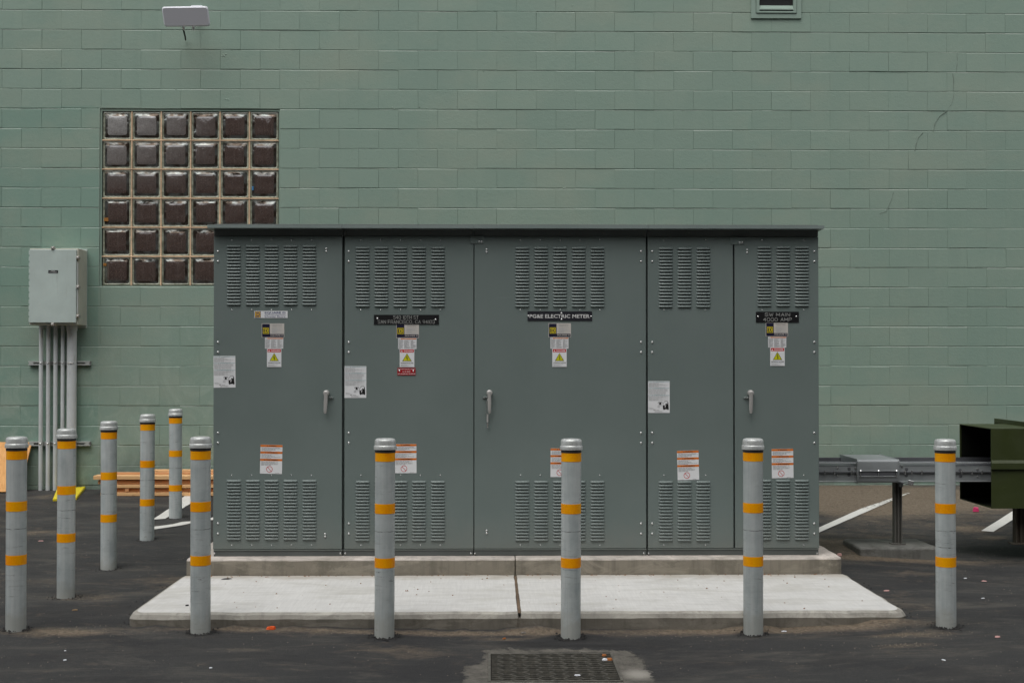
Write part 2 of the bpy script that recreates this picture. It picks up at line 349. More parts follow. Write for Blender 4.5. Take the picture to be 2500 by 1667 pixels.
# print colours
for n_, c_ in dict(p_white=(.74, .75, .76), p_cream=(.56, .53, .49), p_navy=(.012, .012, .035), p_blue=(.03, .045, .16), p_yellow=(.62, .50, .02),
                   p_logo=(.72, .42, .01), p_orange=(.66, .17, .015), p_red=(.55, .012, .010), p_redplate=(.34, .004, .010), p_black=(.012, .012, .012),
                   p_plate=(.008, .008, .009), p_plate2=(.018, .018, .024), p_text=(.30, .30, .30), p_faint=(.46, .47, .47), p_engrave=(.43, .44, .42), p_hazard=(.56, .56, .01),
                   p_letter=(.62, .62, .61), p_scrapblue=(.05, .20, .42), p_scraporange=(.32, .14, .03), p_teal=(.18, .30, .30), p_pale=(.52, .60, .62)).items():
    M[n_] = mat(n_[2:] + '_print', c_, .4)
for n_, c_, r_ in (('petal_orange', (.75, .10, .015), .5), ('petal_pink', (.62, .36, .33), .6), ('flower_pink', (.55, .03, .13), .6), ('paper', (.80, .82, .86), .7),
                   ('dry_leaf', (.40, .14, .035), .7), ('rubber', (.022, .024, .024), .7), ('green_leaf', (.02, .25, .12), .6), ('twig', (.25, .17, .09), .8), ('stone', (.16, .145, .125), .85)):
    M[n_] = mat(n_, c_, r_)

# ------------------------------------------------------------------ mesh building
class MB:
    def __init__(s): s.v = []; s.f = []; s.m = []; s.sm = []; s.mats = []
    def mi(s, m):
        if m not in s.mats: s.mats.append(m)
        return s.mats.index(m)
    def add(s, vs, fs, m, smooth=False):
        o = len(s.v); s.v += [tuple(v) for v in vs]; i = s.mi(m)
        for f in fs: s.f.append([o + j for j in f]); s.m.append(i); s.sm.append(smooth)
        return s
    def box(s, x0, x1, y0, y1, z0, z1, m, c=0.0, T=None):
        if c <= 0:
            v = [(x, y, z) for x in (x0, x1) for y in (y0, y1) for z in (z0, z1)]
            f = [(0, 1, 3, 2), (4, 6, 7, 5), (0, 4, 5, 1), (2, 3, 7, 6), (0, 2, 6, 4), (1, 5, 7, 3)]
        else:
            X = (x0, x1); Y = (y0, y1); Z = (z0, z1); v = []; idx = {}
            for i in (0, 1):
                for j in (0, 1):
                    for k_ in (0, 1):
                        sx, sy, sz = 1 - 2 * i, 1 - 2 * j, 1 - 2 * k_
                        p = (X[i], Y[j], Z[k_])
                        idx[i, j, k_] = len(v)
                        v += [(p[0], p[1] + sy * c, p[2] + sz * c), (p[0] + sx * c, p[1], p[2] + sz * c), (p[0] + sx * c, p[1] + sy * c, p[2])]
            g = lambda i, j, k_, a: idx[i, j, k_] + a
            f = []
            for i in (0, 1): f.append([g(i, 0, 0, 0), g(i, 1, 0, 0), g(i, 1, 1, 0), g(i, 0, 1, 0)])
            for j in (0, 1): f.append([g(0, j, 0, 1), g(1, j, 0, 1), g(1, j, 1, 1), g(0, j, 1, 1)])
            for k_ in (0, 1): f.append([g(0, 0, k_, 2), g(1, 0, k_, 2), g(1, 1, k_, 2), g(0, 1, k_, 2)])
            for i in (0, 1):
                for j in (0, 1): f.append([g(i, j, 0, 0), g(i, j, 1, 0), g(i, j, 1, 1), g(i, j, 0, 1)])
                for k_ in (0, 1): f.append([g(i, 0, k_, 0), g(i, 1, k_, 0), g(i, 1, k_, 2), g(i, 0, k_, 2)])
            for j in (0, 1):
                for k_ in (0, 1): f.append([g(0, j, k_, 1), g(1, j, k_, 1), g(1, j, k_, 2), g(0, j, k_, 2)])
            for i in (0, 1):
                for j in (0, 1):
                    for k_ in (0, 1): f.append([g(i, j, k_, 0), g(i, j, k_, 1), g(i, j, k_, 2)])
        if T is not None: v = [T @ Vector(p) for p in v]
        return s.add(v, f, m)
    def tube(s, pts, r, m, n=10, cap=True):
        pts = [Vector(p) for p in pts]; rr = r if isinstance(r, (list, tuple)) else [r] * len(pts)
        v = []; f = []
        t0 = (pts[1] - pts[0]).normalized(); a = t0.orthogonal().normalized()
        for i, p in enumerate(pts):
            t = (pts[min(i + 1, len(pts) - 1)] - pts[max(i - 1, 0)]).normalized()
            a = (a - t * a.dot(t)).normalized(); b = t.cross(a)
            for k_ in range(n):
                an = 2 * math.pi * k_ / n; v.append(p + (a * math.cos(an) + b * math.sin(an)) * rr[i])
        for i in range(len(pts) - 1):
            for k_ in range(n):
                f.append((i * n + k_, i * n + (k_ + 1) % n, (i + 1) * n + (k_ + 1) % n, (i + 1) * n + k_))
        s.add(v, f, m, True)
        if cap: s.add(v[:n], [list(range(n))[::-1]], m); s.add(v[-n:], [list(range(n))], m)
        return s
    def lathe(s, prof, m, T=Matrix.Identity(4), n=24, cap=True):      # profile (r, z) round local Z
        v = []; f = []
        for r, z in prof:
            for k_ in range(n):
                an = 2 * math.pi * k_ / n; v.append(T @ Vector((r * math.cos(an), r * math.sin(an), z)))
        for i in range(len(prof) - 1):
            for k_ in range(n): f.append((i * n + k_, i * n + (k_ + 1) % n, (i + 1) * n + (k_ + 1) % n, (i + 1) * n + k_))
        if cap: f.append(list(range((len(prof) - 1) * n, len(prof) * n)))
        return s.add(v, f, m, True)
    def prism(s, poly, d, m, smooth=False):                           # poly: 3-D points, extruded by vector d
        n = len(poly); a = [Vector(p) for p in poly]; b = [p + Vector(d) for p in a]
        return s.add(a + b, [list(range(n))[::-1], list(range(n, 2 * n))] + [(i, (i + 1) % n, n + (i + 1) % n, n + i) for i in range(n)], m, smooth)
    def mesh(s, name, org=(0, 0, 0)):
        me = bpy.data.meshes.new(name)
        o = Vector(org); me.from_pydata([tuple(Vector(v) - o) for v in s.v], [], s.f)
        for x in s.mats: me.materials.append(x)
        me.polygons.foreach_set('material_index', s.m); me.polygons.foreach_set('use_smooth', s.sm)
        me.update()
        if any(s.sm): me.set_sharp_from_angle(angle=R(38))
        return me
    def build(s, name, parent=None, org=None, **props):
        if parent is not None: org = wloc(parent)
        elif org is None:
            a = np.array(s.v); org = ((a[:, 0].min() + a[:, 0].max()) / 2, (a[:, 1].min() + a[:, 1].max()) / 2, a[:, 2].min())
        ob = bpy.data.objects.new(name, s.mesh(name, org)); COL.objects.link(ob)
        if parent is not None: ob.parent = parent
        else: ob.location = org
        for k_, v in props.items(): ob[k_] = v
        return ob
def wloc(o):
    l = Vector(o.location)
    while o.parent: o = o.parent; l += Vector(o.location)
    return l
def thing(name, loc, label, category, group=None):
    e = bpy.data.objects.new(name, None); COL.objects.link(e); e.location = loc; e.empty_display_size = .1
    e['label'] = label; e['category'] = category
    if group: e['group'] = group
    return e
def tag(o, label, category, group=None):
    o['label'] = label; o['category'] = category
    if group: o['group'] = group
    return o
def inst(mesh, name, parent=None, loc=(0, 0, 0)):
    ob = bpy.data.objects.new(name, mesh); COL.objects.link(ob); ob.parent = parent; ob.location = loc; return ob
def copy_tree(o, parent=None):
    c = o.copy(); COL.objects.link(c); c.parent = parent
    for ch in list(o.children): copy_tree(ch, c)
    return c

# ================================================================== SETTING: ground
DX0, DX1 = W(1193, 1592, 440).x, W(1494, 1592, 440).x
DY1 = W(1340, 1592, 440).y; DY0 = DY1 - .62
def axis(lo, hi, flo, fhi, step, extra, ff=None):
    a = list(np.arange(flo, fhi + 1e-6, step))
    if ff: a = [x for x in a if not (ff[0] <= x <= ff[1])] + list(np.arange(ff[0], ff[1], ff[2]))
    x = flo; g = step
    while x > lo: g *= 1.5; x -= g; a.append(max(x, lo))
    x = fhi; g = step
    while x < hi: g *= 1.5; x += g; a.append(min(x, hi))
    a = [v for v in a if all(abs(v - e) > .012 for e in extra)] + list(extra)
    return sorted(set(round(v, 4) for v in a))
YS_ = Yof(411)
gx = axis(-120, 120, -4.4, 5.2, .09, (DX0, DX1), (DX0 - .5, DX1 + .6, .03))
gy = axis(-120, 60, -3.3, WALL + .2, .09, (DY0, DY1) + tuple(YS_ + d for d in (-.14, -.105, -.07, -.045, -.02, .0, .03)), (DY0 - .2, DY1 + .35, .03))
def gauss(p, c, sx, sy): return math.exp(-((p[0] - c[0]) / sx) ** 2 - ((p[1] - c[1]) / sy) ** 2)
TAN = []
for px, py, sx, sy, a in ((150,1542,.32,.10,.8),(215,1458,.22,.10,.45),(600,1536,.5,.05,.6),(1000,1545,.7,.05,.75),(1330,1543,.4,.05,.6),(1720,1543,.5,.07,.85),(2050,1530,.5,.09,.95),
                          (2230,1548,.25,.05,.6),(2200,1575,.15,.05,.5),(100,1300,.25,.12,.5),(1000,1590,.3,.12,.35),(1230,1560,.15,.03,.6),
                          (2080,1215,1.3,.95,1.0),(2300,1215,1.2,.5,.8),(2060,1330,.7,.5,.62),(2150,1362,.6,.08,.7),(2370,1292,.22,.12,.75),(2430,1312,.15,.06,.6),
                          (2280,1370,.8,.06,.6),(2250,1400,.25,.06,.4),(400,1418,.25,.2,.35),(110,1212,.1,.12,.5),(2100,1240,.4,.2,.6),(450,1440,.12,.3,.4),
                          (2170,1470,.2,.4,.25),(80,1420,.5,.15,.2)):
    TAN.append((G(px, py), sx, sy, a))
BLACK = [(G(px, py), sx, sy, a) for px, py, sx, sy, a in ((491,1546,.12,.07,.9),(939,1556,.12,.07,.9),(1393,1558,.13,.07,.9),(1838,1550,.12,.07,.9),(2308,1532,.12,.06,.9),
        (41,1540,.12,.06,.8),(1400,1578,.4,.05,.8),(1960,1528,.4,.04,.7),(800,1535,.6,.03,.6),(2450,1345,.5,.25,.8),(2040,1310,.4,.15,.6),(1250,1570,.3,.05,.5))]  # black asphalt patches, plus painted shade under the green box and by the slab
COLLAR = [G(*p) for p in ((1186,1584),(1500,1586),(1536,1588),(1560,1604),(1580,1630),(1592,1650),(1600,1680),(1602,1760),(1100,1760),(1135,1680),(1137,1640),(1140,1628),(1180,1616))]
def sdist(p, poly):
    ins = False; dm = 9
    for i in range(len(poly)):
        a, b = poly[i], poly[i - 1]
        if (a.y > p[1]) != (b.y > p[1]) and p[0] < (b.x - a.x) * (p[1] - a.y) / (b.y - a.y) + a.x: ins = not ins
        ab = (b.x - a.x, b.y - a.y); t = max(0, min(1, ((p[0] - a.x) * ab[0] + (p[1] - a.y) * ab[1]) / (ab[0] ** 2 + ab[1] ** 2 + 1e-12)))
        dm = min(dm, math.hypot(p[0] - a.x - t * ab[0], p[1] - a.y - t * ab[1]))
    return dm if ins else -dm
PALE = G(1560, 1645)
gv = []; at = {'tan': [], 'black': [], 'collar': [], 'pale': []}
for y in gy:
    for x in gx:
        z = ground(x, y)
        near = abs(x) < 6 and -3.5 < y < WALL + .3
        t = b_ = 0.0; cl = -3.0; pl = 0
        if near:
            p = (x, y)
            t = min(1, sum(a * gauss(p, c, sx, sy) for c, sx, sy, a in TAN)); b_ = min(1, sum(a * gauss(p, c, sx, sy) for c, sx, sy, a in BLACK))
            z += math.exp(-((y - YS_ + .015) / .05) ** 2) * .045 * max(0, noise.noise(Vector((x * 2.3, 7, 1))) + .45 * noise.noise(Vector((x * 9, 3, 1)))) if abs(x - .15) < 2.4 else 0
            z += .012 * b_ * (1 if y < -1.4 else 0)
            if -3.5 < y < -1.3 and -1.2 < x < 1.8: cl = max(-3, min(3, sdist(p, COLLAR) * 12)); pl = gauss(p, PALE, .09, .12)
        gv.append((x, y, z)); at['tan'].append(t); at['black'].append(b_); at['collar'].append(cl); at['pale'].append(pl)
nx = len(gx); gf = []
for j in range(len(gy) - 1):
    for i in range(nx - 1):
        cx, cy = (gx[i] + gx[i + 1]) / 2, (gy[j] + gy[j + 1]) / 2
        if DX0 < cx < DX1 and DY0 < cy < DY1: continue
        gf.append((j * nx + i, j * nx + i + 1, (j + 1) * nx + i + 1, (j + 1) * nx + i))
me = bpy.data.meshes.new('ground'); me.from_pydata(gv, [], gf); me.materials.append(M['asphalt'])
for k_, vals in at.items():
    a = me.attributes.new(k_, 'FLOAT', 'POINT'); a.data.foreach_set('value', vals)
me.polygons.foreach_set('use_smooth', [True] * len(gf)); me.update()
gr = bpy.data.objects.new('ground', me); COL.objects.link(gr); gr['kind'] = 'structure'

def stripe(name, left, right, wear=None, n=14, mm=4):
    def lerp(poly, t):
        t *= len(poly) - 1; i = min(int(t), len(poly) - 2); u = t - i
        return (poly[i][0] * (1 - u) + poly[i + 1][0] * u, poly[i][1] * (1 - u) + poly[i + 1][1] * u)
    mb = MB(); v = []; wv = []
    for i in range(n + 1):
        a, b = lerp(left, i / n), lerp(right, i / n)
        for j in range(mm + 1):
            u = j / mm; jx = random.uniform(-.6, .6) if j in (0, mm) else 0
            v.append(G(a[0] * (1 - u) + b[0] * u + jx, a[1] * (1 - u) + b[1] * u, .0055)); wv.append(0.0 if wear is None else wear(i / n))
    f = [(i * (mm + 1) + j, i * (mm + 1) + j + 1, (i + 1) * (mm + 1) + j + 1, (i + 1) * (mm + 1) + j) for i in range(n) for j in range(mm)]
    mb.add(v, f, M['line']); o = mb.build(name); a = o.data.attributes.new('wear', 'FLOAT', 'POINT'); a.data.foreach_set('value', wv)
    o['kind'] = 'structure'; return o
stripe('painted_line', [(372,1269),(420,1238),(448,1213),(472,1196)], [(404,1267),(440,1245),(470,1227),(520,1196)])
stripe('painted_line', [(360,1289),(377,1286),(419,1281),(443,1275),(467,1273),(518,1264),(560,1258)], [(360,1296),(377,1293),(419,1287),(443,1283),(467,1278),(518,1270),(560,1264)])
stripe('painted_line', [(1960,1305),(2001,1288),(2100,1243),(2216,1204)], [(1960,1318),(2001,1300),(2131,1243),(2222,1204)], wear=lambda t: 0.05 if t < .64 else .42 + .2 * (t - .64), n=24)
stripe('painted_line', [(2395,1296.6),(2475,1247),(2560,1196)], [(2425,1299),(2475,1268),(2580,1206)])

# ================================================================== WALL
CS = .2032; BL = .4064
z0 = P(425, 73.8, WALL).z; xj = P(54, 50, WALL).x
row0 = math.ceil((z0 + .12) / CS); ZB = z0 - row0 * CS         # bottom of row 0 (below the ground)
wx0, wx1 = P(243, 480, WALL).x, P(683, 480, WALL).x
wz1 = z0 - 4 * CS; wz1 = ZB + round((P(460, 264, WALL).z - ZB) / CS) * CS; wz0 = wz1 - 9 * CS
WX0, WX1 = -9.5, 9.9; NR = 31
wall = thing('block_wall', (0, WALL, 0), 'tall wall of sage green painted concrete blocks behind the cabinets', 'wall')
mb = MB()
for a, b, c, d in ((WX0, wx0, ZB, ZB + NR * CS), (wx1, WX1, ZB, ZB + NR * CS), (wx0, wx1, ZB, wz0), (wx0, wx1, wz1, ZB + NR * CS)):
    mb.box(a, b, WALL + .0044, WALL + .19, c, d, M['mortar_paint'])
mb.build('mortar_bed', wall)
def block_geo(mb, x0, x1, z0_, z1_, y, seed, gapx, gapz):
    rng = random.Random(seed)
    j = lambda a: rng.uniform(-a, a)
    x0 += gapx; x1 -= gapx; z0_ += gapz; z1_ -= gapz
    nn = max(1, int((x1 - x0) / .14))
    pts = [(x0 + (x1 - x0) * i / nn, z1_) for i in range(nn + 1)] + [(x1 - (x1 - x0) * i / nn, z0_) for i in range(nn + 1)]
    pts = [(a + (j(.0006)), b + j(.0013)) for a, b in pts]; n = len(pts)
    cx, cz = (x0 + x1) / 2, (z0_ + z1_) / 2; bev = .0042
    ty, tz = j(.0008), j(.0016)
    hx, hz = (x1 - x0) / 2, (z1_ - z0_) / 2
    def yy(a, b): return y + ty * (a - cx) / hx + tz * (b - cz) / hz
    bt = rng.choice((.003, .004, .0085, .007, .003)); bb = rng.choice((.003, .004, .006)); bs = rng.choice((.0003, .0005, .0008, .003))
    fr = [(cx + (a - cx) * (1 - bs / hx), yy(a, b), cz + (b - cz) * (1 - (bt if b > cz else bb) / hz)) for a, b in pts]
    md = [(a, yy(a, b) + .0036, b) for a, b in pts]; bk = [(a, y + .02, b) for a, b in pts]
    f = [list(range(n))] + [(i, n + i, n + (i + 1) % n, (i + 1) % n) for i in range(n)] + [(n + i, 2 * n + i, 2 * n + (i + 1) % n, n + (i + 1) % n) for i in range(n)]
    mb.add(fr + md + bk, f, M['wall'])
variants = []
for s_ in range(14):
    mb = MB(); block_geo(mb, -BL / 2, BL / 2, -CS / 2, CS / 2, 0, 100 + s_, (.0001, .0002, .0008)[s_ % 3], (.0014, .0010, .0020, .0006)[s_ % 4]); variants.append(mb.mesh('block'))
blocks = []
for r in range(NR):
    zb = ZB + r * CS
    ph = xj if (row0 + r) % 2 == 0 else xj + BL / 2         # the row just above z0 has joints at xj
    if (r - row0) % 2 == 0: ph = xj
    else: ph = xj + BL / 2
    k0 = math.floor((WX0 - ph) / BL)
    for q in range(k0, k0 + 52):
        a, b = ph + q * BL, ph + (q + 1) * BL
        a, b = max(a, WX0), min(b, WX1)
        if b - a < .03: continue
        segs = [(a, b)]
        if zb + CS / 2 > wz0 and zb + CS / 2 < wz1:
            segs = [(x, y) for x, y in ((a, min(b, wx0)), (max(a, wx1), b)) if y - x > .02]
        for x, y in segs: blocks.append((x, y, zb, abs((y - x) - BL) < 1e-4))
def to_px(p):
    d = ROT.transposed() @ (Vector(p) - CAM); return 1250 + F * d.x / -d.z, 833.5 - F * d.y / -d.z
def score(bk):
    px, py = to_px(((bk[0] + bk[1]) / 2, WALL, bk[2] + CS / 2))
    if not (40 < px < 2460 and 20 < py < 1170) or not bk[3]: return None
    if 490 < px < 2040 and py > 535: return None
    return (Vector(((bk[0] + bk[1]) / 2, WALL, bk[2])) - CAM).length
rank = sorted([(score(b), i) for i, b in enumerate(blocks) if score(b) is not None]); single = set(i for _, i in rank[:298])
rest = MB(); rng = random.Random(5)
rowoff = [rng.uniform(-.0012, .0012) for _ in range(NR)]
for i, (x, y, zb, full) in enumerate(blocks):
    r = round((zb - ZB) / CS); off = rowoff[r] + max(-.0016, min(.0012, rng.gauss(0, .0007))) - .0005
    if i in single:
        o = inst(variants[rng.randrange(14)], 'block', wall, ((x + y) / 2, off, zb + CS / 2))
    else: block_geo(rest, x, y, zb, zb + CS, WALL + off, i, rng.choice((.0001, .0002, .0008)), rng.choice((.0006, .001, .0018)))
rest.build('block_courses', wall, kind='stuff')
# hairline crack that runs down through the courses
mb = MB()
for seg in ([(2337,130),(2336.5,155),(2336,177)], [(2327,180),(2328,205),(2329,227),(2326,248),(2311,271),(2294,284),(2283,301),(2278,321)],
            [(2253,324),(2240,340),(2233,369)], [(2181,470),(2173,496),(2164,516),(2148,522)]):
    pts = []
    for a, b in zip(seg, seg[1:]):
        for t in (0, .25, .5, .75):
            q = P(a[0] + (b[0] - a[0]) * t + random.uniform(-.8, .8), a[1] + (b[1] - a[1]) * t, WALL - .0015); pts.append(q)
    pts.append(P(*seg[-1], WALL - .0015))
    mb.tube(pts, [.0036 * random.uniform(.4, 1.2) for _ in pts], M['crackp'] if 'crackp' in M else M.setdefault('crackp', mat('crack_sealant', (.185, .235, .195), .8)), n=5)
mb.build('crack', wall)
# drips, blobs of mortar on the painted face
mb = MB()
for px, py, s_ in ((548,136,.03),(552,243,.034),(780,118,.014),(960,265,.02),(1022,262,.012),(1398,14,.01),(1380,461,.02),(345,248,.01),(2080,1103,.02),(1040,265,.01),(430,218,.012),(736,218,.012),(1180,175,.006),(1452,470,.006)):
    for _ in range(5 if s_ > .02 else 3):
        c = P(px + random.uniform(-1, 1) * s_ * 200, py + random.uniform(-1, 1) * s_ * 120, WALL)
        T = Matrix.Translation(c) @ Matrix.Rotation(R(90), 4, 'X')
        r = s_ * random.uniform(.25, .5); mb.lathe([(r, -.002), (r * .7, .003), (r * .2, .005)], M['wall'], T, 7)
mb.build('paint_blobs', wall, kind='stuff')

# glass block window
winp = MB()
fy = WALL + .024
for a, b, c, d in ((wx0, wx1, wz1 - .022, wz1), (wx0, wx1, wz0, wz0 + .012), (wx0, wx0 + .020, wz0 + .012, wz1 - .022), (wx1 - .014, wx1, wz0 + .012, wz1 - .022)):
    winp.box(a, b, WALL + .012, WALL + .12, c, d, M['mortar_paint'])
win = winp.build('glass_block_window', wall, label='six by six window of clear glass blocks in tan mortar')
ix0, ix1, iz0, iz1 = wx0 + .020, wx1 - .014, wz0 + .012, wz1 - .022
pw, phh = (ix1 - ix0) / 6, (iz1 - iz0) / 6
mb = MB(); mb.box(ix0, ix1, WALL + .06, WALL + .1, iz0, iz1, M['mortar'])
for i in range(1, 6):
    mb.box(ix0 + i * pw - .0075, ix0 + i * pw + .0075, fy - .008, WALL + .0595, iz0, iz1, M['mortar'], .002)
for q in range(1, 6):
    mb.box(ix0, ix1, fy - .011, WALL + .0595, iz0 + q * phh - .0065, iz0 + q * phh + .0065, M['mortar'], .002)
mb.build('mortar_grid', win)
def rsq(h, w_, r, n=5):
    pts = []
    for cx, cz, a0 in ((w_ - r, h - r, 0), (-w_ + r, h - r, 90), (-w_ + r, -h + r, 180), (w_ - r, -h + r, 270)):
        for i in range(n + 1):
            a = R(a0 + 90 * i / n); pts.append((cx + r * math.cos(a), cz + r * math.sin(a)))
    return pts
def glass_block(seed):
    rg = random.Random(seed); hw, hh = pw / 2 - .008, phh / 2 - .007
    rings = [(0, .012, .006), (.002, .002, .010), (.010, 0, .014), (.013, .006, .016), (.017, .007, .018), (.029, .0045, .022), (.044, .0008, .024), (.062, -.0022, .024), (.085, -.0042, .022), (.112, -.0050, .018)]
    mb = MB(); V = []; n = len(rsq(1, 1, .1))
    px_, pz_ = rg.uniform(-.4, .4), rg.uniform(-.4, .4)
    for q, (ins, y, rad) in enumerate(rings):
        for a, b in rsq(hh - ins, hw - ins, rad):
            wob = 0
            if q >= 4: wob = .0025 * noise.noise(Vector((a * 9 + seed * 3.1, b * 9, seed)))
            V.append((a + (.012 * px_ if q >= 6 else 0), y + wob, b + (.012 * pz_ if q >= 6 else 0)))
    o = 0
    for q in range(len(rings) - 1):
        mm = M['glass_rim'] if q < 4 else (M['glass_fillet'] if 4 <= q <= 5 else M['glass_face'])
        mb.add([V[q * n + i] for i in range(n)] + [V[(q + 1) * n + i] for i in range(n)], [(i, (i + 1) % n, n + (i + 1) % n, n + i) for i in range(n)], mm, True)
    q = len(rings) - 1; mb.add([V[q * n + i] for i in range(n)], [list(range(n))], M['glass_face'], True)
    return mb.mesh('glass_block')
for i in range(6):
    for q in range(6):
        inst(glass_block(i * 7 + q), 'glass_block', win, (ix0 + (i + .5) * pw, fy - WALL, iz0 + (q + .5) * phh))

mb = MB()
for px, py, w2, h2, mm in ((617, 460, .008, .020, 'p_scrapblue'), (259, 536, .022, .018, 'p_scraporange'), (256, 646, .016, .014, 'p_scraporange')):
    p = P(px, py, fy - .004); mb.box(p.x - w2, p.x + w2, fy - .004, fy - .002, p.z - h2, p.z + h2, M[mm])
mb.build('tape_scraps', win)

# louvred wall vent at the top edge
vx0, vx1 = P(1833, 30, WALL).x, P(1955, 30, WALL).x; vz0 = P(1890, 46.5, WALL).z; vz1 = vz0 + (vx1 - vx0)
mb = MB(); t = .048
for a, b, c, d in ((vx0, vx1, vz0, vz0 + t), (vx0, vx1, vz1 - t, vz1), (vx0, vx0 + t, vz0 + t, vz1 - t), (vx1 - t, vx1, vz0 + t, vz1 - t)):
    mb.box(a, b, WALL - .022, WALL + .001, c, d, M['trim_paint'])
vent = mb.build('wall_vent', wall, label='square louvred metal vent cover painted green')
mb = MB(); t2 = .032; ax0, ax1, az0, az1 = vx0 + t + .004, vx1 - t - .004, vz0 + t + .004, vz1 - t - .004
for a, b, c, d in ((ax0, ax1, az0, az0 + t2 * .6), (ax0, ax1, az1 - t2, az1), (ax0, ax0 + t2, az0 + t2 * .6, az1 - t2), (ax1 - t2, ax1, az0 + t2 * .6, az1 - t2)):
    mb.box(a, b, WALL - .034, WALL - .001, c, d, M['trim_paint'], .002)
mb.build('inner_frame', vent)
mb = MB(); mb.box(ax0 + t2, ax1 - t2, WALL - .0045, WALL - .0035, az0, az1, M['slot_shade']); mb.build('vent_shade', vent)  # flat dark sheet paints the shaded depth behind the slats
zz = az0 + .034
while zz < az1 - .05:
    mb = MB(); a, b = ax0 + t2, ax1 - t2
    mb.add([(a, WALL - .033, zz), (b, WALL - .033, zz), (b, WALL - .031, zz + .012), (a, WALL - .031, zz + .012), (a, WALL - .006, zz + .050), (b, WALL - .006, zz + .050)],
           [(0, 1, 2, 3), (3, 2, 5, 4)], M['trim_paint']); mb.build('slat', vent); zz += .16

# unseen building added behind the camera to block low sky light

blocker = bpy.data.objects.new('sky_blocker_building', None); COL.objects.link(blocker); blocker.location = (0, -11.6, 0); blocker['kind'] = 'structure'
M['blocker_wall'] = concrete('blocker_stucco', (.11, .10, .09), (.07, .065, .06)); M['blocker_glass'] = mat('blocker_window_glass', (.03, .035, .04), .06, coat=.5); M['blocker_frame'] = mat('blocker_window_frame', (.07, .07, .07), .5)
mb = MB(); mb.box(-30, 30, -21, -11.6, -.6, 9.6, M['blocker_wall']); mb.box(-30.1, 30.1, -21.1, -11.4, 9.6, 10.2, M['blocker_wall']); mb.build('blocker_facade', blocker)
for fl in (1.2, 4.6):
    for i in range(-7, 8):
        f_ = MB(); x = i * 3.6 + .8; f_.box(x - .75, x + .75, -11.6, -11.52, fl, fl + 1.7, M['blocker_frame'], .01); fo = f_.build('blocker_window', blocker)
        f_ = MB(); f_.box(x - .68, x + .68, -11.515, -11.505, fl + .07, fl + 1.63, M['blocker_glass']); f_.build('blocker_pane', fo)

# ================================================================== PAD AND SLAB
YP = Yof(350.6); PXL, PXR = W(457, 1361, 350.6).x, W(2060, 1361, 350.6).x
ZP = P(1250, 1354.5, 0).z - .005; YS = Yof(411); ZS = W(1250, 1493, 411).z
XJ = W(1258, 1400, 351).x
def perim(x0, x1, y0, y1, r, step=.07, rc=(1, 1, 1, 1)):
    pts = []
    cs = [(x1, y1, 0, rc[0]), (x0, y1, 90, rc[1]), (x0, y0, 180, rc[2]), (x1, y0, 270, rc[3])]
    sg = [(-1, -1), (1, -1), (1, 1), (-1, 1)]
    cor = []
    for (cx, cy, a0, k_), (sx, sy) in zip(cs, sg):
        rr = r * k_ + .001
        cor.append([(cx + sx * rr + rr * math.cos(R(a0 + 22.5 * i)), cy + sy * rr + rr * math.sin(R(a0 + 22.5 * i))) for i in range(5)])
    for i in range(4):
        pts += cor[i]; a, b = cor[i][-1], cor[(i + 1) % 4][0]; L = math.hypot(b[0] - a[0], b[1] - a[1]); n = int(L / step)
        pts += [(a[0] + (b[0] - a[0]) * q / n, a[1] + (b[1] - a[1]) * q / n) for q in range(1, n)] if n > 1 else []
    return pts
def slab(x0, x1, y0, y1, zb, zt, ch, r, mt, me_, ms, name, parent, rc=(1, 1, 1, 1), seed=1, jit=.0025, keep=()):
    rg = random.Random(seed); pts = perim(x0, x1, y0, y1, r, rc=rc); n = len(pts)
    cx, cy = (x0 + x1) / 2, (y0 + y1) / 2
    def ring(ins, z, j):
        out = []
        for x, y in pts:
            nx_ = 1 if x < cx else -1; dx = min(abs(x - x0), abs(x - x1)); dy = min(abs(y - y0), abs(y - y1))
            ax = ins if dx < r + .002 else 0; ay = ins if dy < r + .002 else 0
            if ('l' in keep and x < cx) or ('r' in keep and x > cx): ax *= .12
            if 'b' in keep and y > cy: ay *= .1
            fx = (1 if x < cx else -1) * ax; fy_ = (1 if y < cy else -1) * ay
            e = j * noise.noise(Vector((x * 7, y * 7, z * 20 + seed))) * 2
            out.append((x + fx * .9 + e, y + fy_ * .9 + e, z + e * .6))
        return out
    rings = [ring(0, zb, jit), ring(0, zt - ch, jit), ring(ch * .35, zt - ch * .3, jit), ring(ch * 1.1, zt, jit * .6)]
    mb = MB()
    for q, mm in ((0, ms), (1, me_), (2, me_)):
        mb.add(rings[q] + rings[q + 1], [(i, (i + 1) % n, n + (i + 1) % n, n + i) for i in range(n)], mm, q > 0)
    mb.add(rings[3], [list(range(n))], mt)
    return mb.build(name, parent)
pad = thing('equipment_pad', ((PXL + PXR) / 2, .6, ZS), 'raised concrete plinth directly under the grey cabinets', 'concrete pad')
slab(PXL, XJ - .002, YP, 1.42, ZS - .09, ZP, .013, .05, M['pad_top'], M['pad_top'], M['pad_side'], 'pad_section', pad, (0.15, 1, 1, .15), 3, keep='r')
slab(XJ + .002, PXR, YP, 1.42, ZS - .09, ZP, .013, .05, M['pad_top'], M['pad_top'], M['pad_side'], 'pad_section', pad, (1, .15, .15, 1), 4, keep='l')
ap = thing('concrete_slab', ((PXL + PXR) / 2, (YP + YS) / 2, ZS - .1), 'wide pale broomed concrete slab in front of the cabinets', 'slab')
slab(PXL - .035, XJ - .007, YS, YP - .003, ZS - .16, ZS, .036, .07, M['slab_top'], M['slab_edge'], M['slab_side'], 'slab_section', ap, (.1, .1, 1, .12), 8, .004, 'rb')
